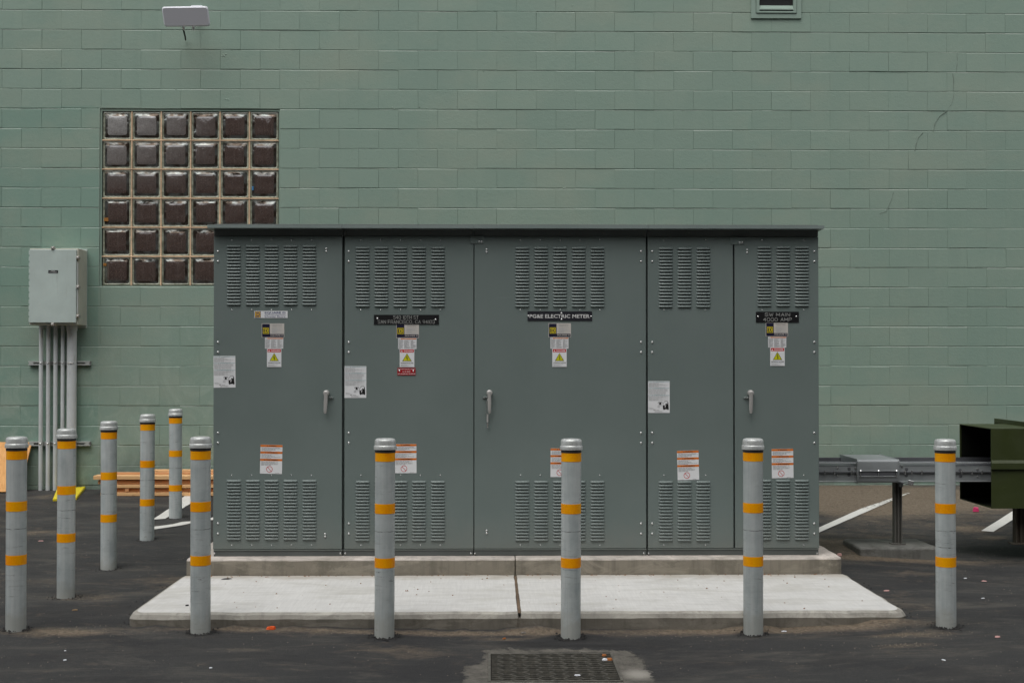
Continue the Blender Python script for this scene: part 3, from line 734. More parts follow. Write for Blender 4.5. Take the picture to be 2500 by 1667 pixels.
slab(XJ + .006, PXR + .03, YS, YP - .003, ZS - .16, ZS, .036, .07, M['slab_top'], M['slab_edge'], M['slab_side'], 'slab_section', ap, (.1, .1, .12, 1), 9, .004, 'lb')
mb = MB(); n = 40; v = []
for i in range(n + 1):
    y = YS + .02 + (YP - .006 - YS - .02) * i / n; w_ = .0085
    v += [(XJ - w_, y, ZS - .004 - .003 * random.random()), (XJ + w_, y, ZS - .004 - .003 * random.random())]
mb.add(v, [(2 * i, 2 * i + 1, 2 * i + 3, 2 * i + 2) for i in range(n)], M['filler']); mb.box(XJ - .0085, XJ + .0075, YS + .006, YS + .08, ZS - .15, ZS - .035, M['slab_side']); mb.build('joint_filler', ap)

# ================================================================== CABINET
XL, XR = P(521, 960, 0).x, P(1999, 960, 0).x
ZT = P(1250, 577.5, 0).z; ZBD = P(1250, 1338.8, 0).z; DEPTH = 1.27
def cx_(px): return P(px, 960, 0).x
def cz_(py, px=1250): return P(px, py, 0).z
cab = thing('switchgear_cabinet', ((XL + XR) / 2, 0, ZP), 'long grey outdoor electrical cabinet with five louvred doors on a concrete pad', 'electrical cabinet')
mb = MB(); mb.box(XL + .004, XR - .004, .060, DEPTH, ZP + .002, ZT + .05, M['cabinet']); mb.box(XL + .001, XL + .012, .0295, .0595, ZP + .002, ZT + .05, M['cabinet']); mb.box(XR - .012, XR - .001, .0295, .0595, ZP + .002, ZT + .05, M['cabinet']); mb.build('body', cab)
splits = [837.5, 1157, 1579.5]
# base channel, with the seams between shipping sections
mb = MB(); ed = [XL] + [cx_(s_) for s_ in splits] + [XR]
for a, b in zip(ed, ed[1:]):
    mb.box(a + .004, b - .004, .004, .029, ZP + .001, ZBD - .003, M['cabinet_dark'], .002)
    mb.box(a + .004, b - .004, -.002, .0035, ZBD - .009, ZBD - .003, M['cabinet'])
mb.build('base_channel', cab)
mb = MB()
for a, b in zip(ed, ed[1:]): mb.box(a + .0015, b - .0015, .002, .0295, ZT + .002, ZT + .085, M['cabinet_dark'], .0015)
mb.build('fascia', cab)
# roof panels, sloping to the back
for i, (a, b) in enumerate(zip(ed, ed[1:])):
    a -= .028 if i == 0 else -.001; b += .022 if i == 3 else -.001
    mb = MB(); zt = ZT + .078; f0 = -.085
    sec = [(f0, zt - .023), (f0 + .003, zt), (DEPTH + .05, zt - .045), (DEPTH + .05, zt - .07), (f0 + .012, zt - .020), (f0 + .012, zt - .023)]
    zs = P(1250, 549.5, f0).z - zt
    mb.prism([(a, y, z + zs) for y, z in sec], (b - a, 0, 0), M['cabinet']); mb.build('roof_panel', cab)
    mb = None
# louvre
LW, LP = 34.9 / 346, 7.98 / 346
def louvre(mb, ox, oz, oy=0.0):
    prof = [(0, 0.0), (-.0035, -.0058), (-.0075, -.0088), (-.0125, -.0110), (-.0145, -.0108)]
    xs = [(-LW / 2, 0.0), (-LW / 2 + .0045, .72), (-LW / 2 + .010, 1.0), (LW / 2 - .010, 1.0), (LW / 2 - .0045, .72), (LW / 2, 0.0)]
    v = []
    for x, k_ in xs:
        for i, (z, y) in enumerate(prof): v.append((ox + x, oy + y * k_ - .0001, oz + (z if k_ > .5 else z * .9 - .001)))
    n = len(prof); f = [(a * n + i, (a + 1) * n + i, (a + 1) * n + i + 1, a * n + i + 1) for a in range(5) for i in range(n - 1)]
    mb.add(v, f, M['cabinet'], True)
    mb.add([(ox - LW / 2 + .006, oy - .0006, oz - .0058), (ox + LW / 2 - .006, oy - .0006, oz - .0058), (ox + LW / 2 - .006, oy - .0006, oz - .0158), (ox - LW / 2 + .006, oy - .0006, oz - .0158)], [(0, 1, 2, 3)], M['slot_shade'])  # flat dark quad paints the shade of the louvre opening
lm = MB(); louvre(lm, 0, 0); louv = lm.mesh('louvre')
doors = [dict(a=521, b=835, cols=[571, 617.2, 663.2, 709.2, 755.3], ty=597, by=1170.5, dots=[566, 614.4, 663, 711.8, 760.6]),
         dict(a=841, b=1156, cols=[885.2, 931.2, 977.3, 1023, 1069.2], ty=601, by=1173, dots=[881, 929.5, 978, 1026.6, 1075]),
         dict(a=1158, b=1577.3, cols=[1275.2, 1321.2, 1367, 1412.8, 1458.6], ty=601.5, by=1173, dots=[1270.6, 1319, 1367.8, 1416, 1464.5]),
         dict(a=1581.7, b=1790.2, cols=[1625.4, 1671.2, 1717], ty=602.5, by=1173.5, dots=[1621, 1722.7]),
         dict(a=1794, b=1999, cols=[1866, 1912, 1957.6], ty=600, by=1170.5, dots=[1860.7, 1962.4])]
fieldL = MB(); dots = MB(); bolts = MB(); cnt = 0
RX = Matrix.Rotation(R(90), 4, 'X')
def dome(mb, px, py, r, h, m, n=10, y=-.0005):
    T = Matrix.Translation(P(px, py, y)) @ RX
    mb.lathe([(r, 0), (r * .96, h * .45), (r * .7, h * .85), (r * .25, h)], m, T, n)
D = []
for di, d in enumerate(doors):
    a, b = cx_(d['a']) + .0004, cx_(d['b'])
    mb = MB(); mb.box(a, b, 0, .0285, ZBD, ZT, M['cabinet'], .0022); door = mb.build('door', cab); D.append(door)
    org = wloc(door)
    for top in (True, False):
        y0_ = d['ty'] if top else d['by']
        for cx in d['cols']:
            for i in range(19):
                p = P(cx, y0_ + i * 7.83 + (1.2 if top else 0), 0)
                if top and di < 3:
                    inst(louv, 'louvre', door, p - org); cnt += 1
                else: louvre(fieldL, p.x, p.z)
    for x in d['dots']:
        for y in (586.5, 756.5, 1159.5, 1330): dome(dots, x, y, .0042, .002, M['zinc'], 7)
fieldL.build('louvre_rows', cab, kind='stuff')
for y in (613.8, 638.3, 835.3, 859.7, 1056.3, 1080.8, 1277.3, 1302):
    for x in (532, 851.5, 1565, 1592.3, 1988): dome(bolts, x, y, .0082, .006, M['zinc'], 12)
for x, y in ((796.5,607.3),(796.5,613.8),(793.7,1302.8),(793.7,1309.2),(1188,609),(1188,615.4),(1188,1294.4),(1188,1300.8),(1824,610.6),(1824,617),(1824,1294),(1824,1300.5)):
    dome(bolts, x, y, .0078, .006, M['zinc'], 12)
for x in (628, 733.6, 834, 845, 946, 1051.5, 1151.5, 1160.7, 1261, 1366.7, 1472.4, 1572, 1583, 1683, 1788.3, 1893.3, 1993.7, 526): dome(dots, x, 567.3, .0052, .003, M['post'], 8, .0015)
for x in (523.5, 831, 842.6, 1149.7, 1159.6, 1571.7, 1583.7, 1994.7): dome(dots, x, 1350.4, .006, .003, M['zinc'], 8, .0035)
bolts.build('bolts', cab, kind='stuff'); dots.build('rivets', cab, kind='stuff')
# latch plates
for a, b, c, d, di in ((1148, 1181, 576.5, 595, 2), (1783, 1817, 578.5, 597, 4)):
    mb = MB(); p0, p1 = P(a, d, -.004), P(b, c, -.004); mb.box(p0.x, p1.x, -.005, -.0008, p0.z, p1.z, M['cabinet'], .001)
    for x in (b - 11, b - 5): dome(mb, x, d - 5, .0075, .006, M['zinc'], 10, -.0052)
    mb.build('latch_plate', cab)
# handles
def handle(px, py, lean, di, side, flip):
    c = P(px, py, 0); mb = MB()
    mb.lathe([(.021, 0), (.021, .012), (.018, .018), (.012, .03)], M['handle'], Matrix.Translation(c) @ RX, 20)
    mb.lathe([(.0195, .026), (.021, .032), (.0195, .040), (.011, .045), (.003, .046)], M['handle'], Matrix.Translation(c) @ RX, 20)
    T = Matrix.Translation(c + Vector((0, -.034, 0))) @ Matrix.Rotation(R(lean), 4, 'Y')
    v = []; secs = [(0.006, .0135, .013), (-.02, .0135, .012), (-.07, .0128, .010), (-.12, .0115, .009), (-.138, .0100, .008), (-.143, .006, .005)]
    for z, w_, d_ in secs:
        for kx, ky in ((-1, -.4), (-.6, -1), (.6, -1), (1, -.4), (1, .6), (-1, .6)): v.append(T @ Vector((kx * w_, ky * d_, z)))
    f = [(i * 6 + j, i * 6 + (j + 1) % 6, (i + 1) * 6 + (j + 1) % 6, (i + 1) * 6 + j) for i in range(len(secs) - 1) for j in range(6)] + [list(range(6)), list(range(30, 36))]
    mb.add(v, f, M['handle'], True)
    q = P(px + side * 9.5, py + 11.5, 0)
    mb.box(q.x - .022, q.x + .022, -.006, -.0005, q.z - .008, q.z + .008, M['cabinet'], .001)
    for s_ in (-1, 1): mb.lathe([(.0062, 0), (.0062, .008), (.004, .012)], M['zinc'], Matrix.Translation((q.x + s_ * .0082, -.006, q.z)) @ RX, 10)
    return mb.build('handle', D[di])
handle(797.5, 959, 2.5, 0, 1, 0); handle(1195, 958.5, 0, 2, -1, 0); handle(1831.5, 959, 1, 4, -1, 0)
mb = MB(); pts = [P(1190.3, 974, -.012), P(1187.5, 985, -.02), P(1186.5, 1000, -.022), P(1186.6, 1008, -.022), P(1189, 1013, -.022), P(1192, 1013, -.024), P(1194.5, 1009, -.026)]
mb.tube(pts, .0018, M['wire'], 6)
mb.tube([P(1190.3, 1011, -.018), P(1190.3, 1030, -.018)], .0062, M['handle'], 8); mb.tube([P(1190.3, 1030, -.018), P(1190.4, 1044.5, -.018)], [.0045, .0062], M['zinc'], 8)
mb.tube([P(1188.2, 1021, -.02), P(1192.6, 1021, -.02)], .003, M['zinc'], 6); mb.build('lock_pin', D[2])

# ------------------------------------------------------------------ printed plates and stickers
_tc = {}
def text_mesh(body, bold=0.0):
    if (body, bold) in _tc: return _tc[body, bold]
    c = bpy.data.curves.new('t', 'FONT'); c.body = body; c.size = 1; c.resolution_u = 2; c.offset = bold
    o = bpy.data.objects.new('t', c); COL.objects.link(o); bpy.context.view_layer.update()
    me = bpy.data.meshes.new_from_object(o.evaluated_get(bpy.context.evaluated_depsgraph_get()))
    vs_ = [(v.co.x, v.co.y) for v in me.vertices]; fs = [list(p.vertices) for p in me.polygons]
    bpy.data.objects.remove(o); bpy.data.curves.remove(c); bpy.data.meshes.remove(me)
    xs = [v[0] for v in vs_]; ys = [v[1] for v in vs_]; x0, x1, y0, y1 = min(xs), max(xs), min(ys), max(ys)
    vs_ = [((x - x0) / (x1 - x0), (y - y0) / (y1 - y0)) for x, y in vs_]
    _tc[body, bold] = (vs_, fs); return vs_, fs
STROKE = {'0': [[(1,0),(3,0),(4,1.5),(4,4.5),(3,6),(1,6),(0,4.5),(0,1.5),(1,0)]], '1': [[(1,5),(2,6),(2,0)]], '3': [[(0,5),(1,6),(3,6),(4,5),(4,4),(3,3.2),(1.6,3.2)],[(3,3.2),(4,2),(4,1),(3,0),(1,0),(0,1)]],
 '4': [[(3,0),(3,6),(0,2),(4,2)]], '5': [[(4,6),(.6,6),(.3,3.4),(1.3,3.9),(3,3.7),(4,2.6),(4,1.2),(3,0),(1,0),(0,1)]], '9': [[(4,4),(3.4,3),(2,2.6),(.7,3),(0,4.2),(.7,5.6),(2,6),(3.4,5.6),(4,4.4),(3.6,2),(2,0)]],
 'A': [[(0,0),(2,6),(4,0)],[(.7,2),(3.3,2)]], 'C': [[(4.4,4.8),(3.6,5.7),(2.4,6),(1,5.5),(0,4),(0,2),(1,.5),(2.4,0),(3.6,.3),(4.4,1.2)]], 'F': [[(0,0),(0,6),(3.6,6)],[(0,3.1),(3,3.1)]], 'H': [[(0,0),(0,6)],[(4,0),(4,6)],[(0,3),(4,3)]],
 'I': [[(2,0),(2,6)]], 'M': [[(0,0),(0,6),(2.2,1.5),(4.4,6),(4.4,0)]], 'N': [[(0,0),(0,6),(4,0),(4,6)]], 'O': [[(1.5,0),(3.2,0),(4.6,1.6),(4.6,4.4),(3.2,6),(1.5,6),(0,4.4),(0,1.6),(1.5,0)]], 'P': [[(0,0),(0,6),(3,6),(4,5.2),(4,3.6),(3,2.8),(0,2.8)]],
 'R': [[(0,0),(0,6),(3,6),(4,5.2),(4,3.8),(3,3),(0,3)],[(2.2,3),(4,0)]], 'S': [[(4,5),(3,6),(1,6),(0,5),(0,4),(1,3.2),(3,2.8),(4,2),(4,1),(3,0),(1,0),(0,1)]], 'T': [[(0,6),(4,6)],[(2,6),(2,0)]], 'W': [[(0,6),(1.3,0),(2.5,5),(3.7,0),(5,6)]], ',': [[(1.2,.4),(.6,-1)]]}
NARROW = {'I': (1.2, 1.6), '1': (1, 1), ',': (0, 2), ' ': (0, 2.6)}
class Plate:
    def __init__(s, x0, y0, x1, y1, rot=0.0, base=M['p_white'], t=.0016, edge=None, round_=0):
        s.a = P(x0, y0, 0); b = P(x1, y1, 0); s.w = b.x - s.a.x; s.h = s.a.z - b.z; s.rot = R(rot); s.t = t; s.mb = MB()
        s.c = Vector(((s.a.x + b.x) / 2, 0, (s.a.z + b.z) / 2)); s.y0 = -.0004
        q = [s.pt(u, v, -.0004) for u, v in ((0, 0), (1, 0), (1, 1), (0, 1))]; s.mb.prism(q, (0, -t, 0), edge or base)
        s.poly([(0, 0), (1, 0), (1, 1), (0, 1)], base, .3)
    def pt(s, u, v, y):
        dx, dz = (u - .5) * s.w, (.5 - v) * s.h; c, n_ = math.cos(s.rot), math.sin(s.rot)
        return Vector((s.c.x + dx * c + dz * n_, y, s.c.z - dx * n_ + dz * c))
    def Y(s, L): return -.0004 - s.t - .00035 * L
    def poly(s, uv, m, L=1): s.mb.add([s.pt(u, v, s.Y(L)) for u, v in uv], [list(range(len(uv)))], M[m] if isinstance(m, str) else m)
    def rect(s, u0, v0, u1, v1, m, L=1): s.poly([(u0, v0), (u1, v0), (u1, v1), (u0, v1)], m, L)
    def text(s, body, u0, v0, u1, v1, m, L=2, bold=0.0, mb=None):
        vs_, fs = text_mesh(body, bold); (mb or s.mb).add([s.pt(u0 + x * (u1 - u0), v1 - y * (v1 - v0), s.Y(L)) for x, y in vs_], fs, M[m])
    def lines(s, u0, v0, u1, v1, n, m, fill=.45, seed=0, L=2):
        rg = random.Random(seed)
        for i in range(n):
            v = v0 + (v1 - v0) * (i + .3) / n; h = (v1 - v0) / n * fill; u = u0; end = u0 + (u1 - u0) * rg.choice((1, .95, .7, .5, .85))
            while u < end - .01:
                w_ = min(rg.uniform(.04, .13) * (u1 - u0) * 1.6, end - u); s.rect(u, v, u + w_, v + h, m, L); u += w_ + .014 * (u1 - u0) * 1.5
    def ring(s, u, v, r, wd, m, L=2, n=28, half=None):
        k_ = s.w / s.h
        o = [(u + r * math.cos(2 * math.pi * i / n), v + r * k_ * math.sin(2 * math.pi * i / n)) for i in range(n)]
        q = [(u + (r - wd) * math.cos(2 * math.pi * i / n), v + (r - wd) * k_ * math.sin(2 * math.pi * i / n)) for i in range(n)]
        s.mb.add([s.pt(*p, s.Y(L)) for p in o + q], [(i, (i + 1) % n, n + (i + 1) % n, n + i) for i in range(n)], M[m])
    def stroke(s, body, u0, v0, u1, v1, m, wd, mb, L=1):
        x = 0; segs = []; 
        for ch in body:
            if ch == ' ': x += 3.0; continue
            off, adv = (0, 4 if ch not in 'MWOC' else 4.7)
            if ch in NARROW: o_, adv = {'I': (2, .3), '1': (1, 1.2), ',': (.4, .8)}[ch]; off = -o_
            for pl in STROKE[ch]: segs.append([(x + a + off, b) for a, b in pl])
            x += adv + 1.5
        tot = x - 1.5
        for pl in segs:
            pts = [Vector((u0 + a / tot * (u1 - u0), v1 - b / 6 * (v1 - v0), 0)) for a, b in pl]
            pts = [s.pt(p.x, p.y, s.Y(L)) for p in pts]
            for a, b in zip(pts, pts[1:]):
                d = (b - a).normalized(); nn = Vector((-d.z, 0, d.x)) * wd / 2; e = d * wd * .3
                mb.add([a + nn - e, b + nn + e, b - nn + e, a - nn - e], [(0, 1, 2, 3)], M[m])
    def build(s, name, label=None, parent=cab):
        o = s.mb.build(name, parent)
        if label: o['label'] = label
        return o
def logoD(pl, u0, v0, u1, v1, frame, fill, dcol, L=2):
    pl.rect(u0, v0, u1, v1, frame, L); du, dv = (u1 - u0), (v1 - v0)
    pl.rect(u0 + .08 * du, v0 + .08 * dv, u1 - .08 * du, v1 - .08 * dv, fill, L + 1)
    q = lambda a, b: (u0 + a * du, v0 + b * dv)
    pl.poly([q(.2, .2), q(.68, .2), q(.8, .32), q(.8, .70), q(.68, .82), q(.2, .82), q(.2, .72), q(.3, .72), q(.3, .30), q(.2, .30)], dcol, L + 2)
    pl.poly([q(.44, .33), q(.62, .33), q(.66, .38), q(.66, .64), q(.62, .69), q(.44, .69)], fill, L + 3)
# maker's plate on the first door
pl = Plate(621, 759, 702.2, 776.2, base=M['p_white']); logoD(pl, .015, .07, .195, .94, 'p_blue', 'p_logo', 'p_blue')
pl.text('SQUARE D', .31, .12, .94, .43, 'p_blue', 2, .03); pl.rect(.31, .51, .94, .56, 'p_blue', 2); pl.text('Schneider Electric', .31, .64, .94, .93, 'p_blue', 2, .0)
pl.build('maker_plate', 'white plate with a yellow square letter mark and blue lettering')
def enclosure(x0, y0, x1, y1, di):
    pl = Plate(x0, y0, x1, y1, base=M['p_cream']); pl.rect(.02, .035, .36, .97, 'p_navy'); pl.rect(.36, .75, .98, .97, 'p_navy')
    u0, v0, u1, v1 = .055, .30, .325, .73
    pl.rect(u0, v0, u1, v1, 'p_yellow', 2); du, dv = u1 - u0, v1 - v0
    pl.rect(u0 + .11 * du, v0 + .11 * dv, u1 - .11 * du, v1 - .11 * dv, 'p_navy', 3)
    q = lambda a, b: (u0 + a * du, v0 + b * dv)
    pl.poly([q(.2, .2), q(.70, .2), q(.82, .30), q(.82, .70), q(.70, .8), q(.2, .8), q(.2, .7), q(.3, .7), q(.3, .30), q(.2, .30)], 'p_yellow', 4)
    pl.rect(*q(.45, .35), *q(.66, .65), 'p_navy', 5)
    for t_, a, b, v in (('TYPE 3R ENCLOSURE', .44, .90, .06), ('GABINETE TIPO 3R', .47, .88, .125), ('ARMOIRE TYPE 3R', .47, .88, .19)): pl.text(t_, a, v, b, v + .045, 'p_text', 2)
    pl.lines(.46, .29, .92, .70, 7, 'p_faint', .5, 3); pl.text('SQUARE D', .385, .80, .96, .90, 'p_cream', 2, .03)
    pl.build('enclosure_label')
def warn_small(x0, y0, x1, y1):
    pl = Plate(x0, y0, x1, y1); pl.rect(.13, .02, .985, .11, 'p_orange'); pl.text('WARNING  ADVERTENCIA', .25, .035, .85, .095, 'p_cream', 2)
    pl.text('7', .04, .03, .09, .16, 'p_text', 2, .02)
    for a, b, sd_ in ((.03, .29, 1), (.33, .64, 2), (.68, .97, 3)): pl.lines(a, .15, b, .96, 17, 'p_text', .42, sd_)
    pl.build('instruction_sticker')
def danger(x0, y0, x1, y1):
    pl = Plate(x0, y0, x1, y1, base=M['p_white'], edge=M['p_cream'], t=.002); pl.rect(.04, .02, .96, .185, 'p_red')
    pl.text('DANGER', .29, .065, .91, .145, 'p_white', 2, .03); pl.poly([(.15, .05), (.22, .155), (.08, .155)], 'p_white', 2)
    pl.text('!', .142, .085, .158, .145, 'p_red', 3, .02)
    pl.poly([(.5, .225), (.82, .665), (.18, .665)], 'p_black', 2); pl.poly([(.5, .26), (.775, .648), (.225, .648)], 'p_hazard', 3)
    pl.poly([(.49, .34), (.535, .345), (.49, .47), (.56, .46), (.53, .56), (.56, .565), (.515, .62), (.475, .56), (.505, .56), (.52, .50), (.45, .51)], 'p_black', 4)
    pl.text('HAZARDOUS VOLTAGE', .07, .735, .93, .79, 'p_black', 2, .03); pl.lines(.08, .83, .92, .95, 3, 'p_faint', .5, 5)
    pl.rect(.02, .985, .98, 1.0, 'p_text', 2)
    pl.build('danger_sticker')
def info(x0, y0, x1, y1, rot):
    pl = Plate(x0, y0, x1, y1, rot, t=.0008)
    for v, t_ in ((.015, 'WARNING'), (.215, 'ADVERTENCIA'), (.435, 'AVERTISSEMENT')):
        pl.rect(.01, v, .99, v + .026, 'p_pale'); w_ = .11 + .012 * len(t_); pl.text(t_, .53 - w_, v + .004, .53 + w_, v + .022, 'p_teal', 2, .02); pl.poly([(.5 - w_ - .03, v + .004), (.5 - w_ - .015, v + .022), (.5 - w_ - .045, v + .022)], 'p_black', 2)
    for i, (a, b) in enumerate(((.05, .20), (.245, .42), (.465, .62))): pl.lines(.03, a, .95, b, 8, 'p_faint', .45, i)
    # lift truck pictogram and lifting beam
    pl.poly([(.68, .76), (.76, .765), (.80, .74), (.82, .70), (.90, .72), (.89, .66), (.93, .66), (.945, .78), (.955, .88), (.93, .905), (.90, .90), (.875, .885), (.78, .885), (.74, .905), (.70, .89), (.685, .86)], 'p_black', 2)
    pl.poly([(.77, .79), (.80, .755), (.83, .755), (.80, .80), (.805, .84), (.775, .83)], 'p_white', 3)
    for a, b in (((.69, .76), (.69, .71)), ((.69, .71), (.78, .635)), ((.78, .635), (.90, .635)), ((.90, .635), (.92, .67))):
        dx, dy = b[0] - a[0], b[1] - a[1]; L_ = math.hypot(dx, dy); nx_, ny_ = -dy / L_ * .008, dx / L_ * .008
        pl.poly([(a[0] + nx_, a[1] + ny_), (b[0] + nx_, b[1] + ny_), (b[0] - nx_, b[1] - ny_), (a[0] - nx_, a[1] - ny_)], 'p_text', 2)
    pl.rect(.515, .66, .60, .735, 'p_black', 2); pl.rect(.49, .735, .63, .745, 'p_black', 2)
    pl.poly([(.45, .68), (.50, .655), (.515, .665), (.46, .695)], 'p_black', 2); pl.poly([(.67, .68), (.62, .655), (.60, .665), (.66, .695)], 'p_black', 2)
    pl.lines(.43, .76, .66, .84, 3, 'p_faint', .5, 8); pl.lines(.05, .83, .36, .89, 3, 'p_faint', .5, 9); pl.rect(.25, .905, .345, .925, 'p_text', 2); pl.lines(.38, .90, .66, .925, 1, 'p_text', .5, 9); pl.lines(.30, .94, .70, .975, 2, 'p_text', .5, 10)
    pl.build('instruction_sheet')
def orange(x0, y0, x1, y1, rot):
    pl = Plate(x0, y0, x1, y1, rot, t=.0008)
    for v, t_, w_ in ((.005, 'WARNING', .17), (.235, 'ADVERTENCIA', .24), (.485, 'AVERTISSEMENT', .28)):
        pl.rect(0, v, 1, v + .072, 'p_orange'); pl.text(t_, .55 - w_, v + .016, .55 + w_, v + .054, 'p_black', 2, .03); pl.poly([(.49 - w_, v + .014), (.515 - w_, v + .056), (.465 - w_, v + .056)], 'p_black', 2)
    for i, (a, b) in enumerate(((.09, .225), (.32, .475), (.565, .72))): pl.lines(.05, a, .95, b, 5, 'p_text', .40, i + 4)
    pl.ring(.43, .845, .145, .022, 'p_red'); k_ = pl.w / pl.h
    r = .135; c_, s2 = math.cos(R(48)), math.sin(R(48)); w_ = .011
    pl.poly([(.43 - r * c_ + w_ * s2, .845 - (r * s2 + w_ * c_) * k_), (.43 + r * c_ + w_ * s2, .845 + (r * s2 - w_ * c_) * k_), (.43 + r * c_ - w_ * s2, .845 + (r * s2 + w_ * c_) * k_), (.43 - r * c_ - w_ * s2, .845 - (r * s2 - w_ * c_) * k_)], 'p_red', 2)
    pl.lines(.70, .965, .96, .985, 1, 'p_text', .5, 7)
    pl.build('warning_sheet')
enclosure(639, 789.6, 694, 824, 0); warn_small(647, 824.4, 691.6, 851); danger(652, 851.4, 687, 896)
enclosure(967.3, 790, 1022.8, 825, 1); warn_small(972, 825.4, 1017, 852); danger(975.8, 852.3, 1011.6, 896.3)
enclosure(1339, 789, 1394, 823.4, 2); warn_small(1343.7, 823.8, 1388, 851); danger(1348.3, 851.4, 1383.5, 895.8)
enclosure(1869.3, 787.3, 1923.8, 821.6, 4); warn_small(1875.2, 822, 1919.5, 848.4); danger(1880.2, 848.7, 1915.8, 893.3)
info(521.5, 868.8, 574.8, 946, -.7); info(841.3, 893.6, 894.3, 971, 0); info(1582.2, 930, 1635, 1007.6, 0)
orange(635.5, 1085.3, 689, 1156, 1.2); orange(963, 1083.5, 1016.8, 1154.5, -.3); orange(1344, 1094, 1397, 1164, .4); orange(1653.5, 1099.5, 1706.2, 1171, -1.3); orange(1884, 1095, 1937, 1166.4, -.7)
def nameplate(x0, y0, x1, y1, base, rows, screws, label, bold=False, rot=0, col='p_engrave'):
    pl = Plate(x0, y0, x1, y1, rot, base=M[base], t=.004)
    o = pl.build('nameplate', label); mb = MB()
    for body, u0, v0, u1, v1, wd in rows:
        if bold: pl.text(body, u0, v0, u1, v1, col, 1, .022, mb)
        else: pl.stroke(body, u0, v0, u1, v1, col, wd, mb)
    mb.build('lettering', o); mb = MB()
    for u, v in screws: mb.lathe([(.0062, 0), (.0058, .002), (.003, .004)], M['zinc'], Matrix.Translation(pl.pt(u, v, pl.Y(.5))) @ RX, 10)
    mb.build('screws', o, kind='stuff')
nameplate(913, 768.5, 1071.4, 792, 'p_plate', (('540 10TH ST', .30, .10, .685, .43, .0023), ('SAN FRANCISCO, CA 94103', .065, .56, .935, .90, .0023)), ((.055, .40), (.95, .49)), 'black engraved plate with street address in thin letters')
nameplate(1288, 760, 1445.2, 783, 'p_plate2', (('PG&E ELECTRIC METER', .03, .32, .965, .72, 0),), ((.012, .49), (.985, .55), (.527, .2), (.527, .86)), 'black plate with bold white capitals', True, col='p_letter')
nameplate(1845.3, 761, 1950, 787, 'p_plate', (('SW MAIN', .21, .13, .79, .42, .0028), ('4000 AMP', .17, .58, .83, .88, .0028)), ((.05, .46), (.94, .45)), 'black engraved plate with two short lines of thin letters')
nameplate(970.3, 898, 1014.5, 915.6, 'p_redplate', (('4000A SWITCHBOARD, 277/480V', .03, .10, .96, .26, 0), ('3O  4W  65KAIC', .28, .42, .72, .58, 0), ('WITH GROUND FAULT PROTECTION', .02, .74, .98, .90, 0)), ((.11, .4), (.88, .43)), 'small red plate with three lines of white lettering', True, col='p_letter')

# ================================================================== BOLLARDS
def bollard(loc, label):
    e = thing('bollard', loc, label, 'bollard', 'steel bollards around the cabinet pad'); H = 1.15; I = Matrix.Translation(loc)
    mb = MB(); mb.lathe([(.0572, -.35), (.0572, .3), (.0572, .8), (.0572, H - .058)], M['pipe'], I, 40)
    mb.build('pipe', e)
    mb = MB(); mb.lathe([(.0535, H - .066), (.0655, H - .062), (.0658, H - .046), (.0640, H - .040), (.0612, H - .037), (.0606, H - .016), (.0590, H - .008), (.054, H - .002), (.044, H + .0005), (.02, H + .0025), (.004, H + .003)], M['cap'], I, 44); mb.build('cap', e)
    mb = MB(); mb.lathe([(.0574, H - .080), (.0592, H - .079), (.0592, H - .067), (.0574, H - .0655)], M['gasket'], I, 36, False); mb.build('gasket', e)
    for zc in (.101, .400, .710):
        mb = MB(); mb.lathe([(.0573, H - zc - .0285), (.0580, H - zc - .0283), (.0580, H - zc + .0277), (.0573, H - zc + .028)], M['tape'], I, 44, False); mb.build('reflective_band', e)
    return e
BOL = [(41,1066,419,'galvanised bollard at the near left corner, farthest left of all'), (162.5,1046,372,'galvanised bollard in front of the yellow board, second of the left row'),
       (266.5,1028,331,'galvanised bollard covering the left end of the lumber, third of the left row'), (360,1011,301,'galvanised bollard before the lumber, fourth of the receding left row'),
       (429.5,998,270,'most distant and smallest galvanised bollard, standing just before the lumber stack'), (491,1066,421,'galvanised bollard beside the left edge of the first cabinet door'),
       (939,1070,423,'galvanised bollard in front of the door with the street address plate'), (1393,1071,422,'galvanised bollard behind the drain grate, half covering a warning sheet'),
       (1838,1070,418,'galvanised bollard in front of the narrow rightmost cabinet door'), (2308,1072,418,'galvanised bollard standing alone right of the pad, before the green box')]
b0 = None
for i, (px, py, s_, lab) in enumerate(BOL):
    p = W(px, py, s_); p.z -= 1.15 - .0
    if b0 is None: b0 = bollard(p, lab)
    else:
        b = copy_tree(b0); b.location = p; b['label'] = lab; b.rotation_euler = (R(random.uniform(-.25, .25)), R(random.uniform(-.25, .25)), 0)
        for ch in b.children: ch.rotation_euler = (0, 0, random.uniform(0, 6.28))
BP = [W(px, py, s_) for px, py, s_, _ in BOL]

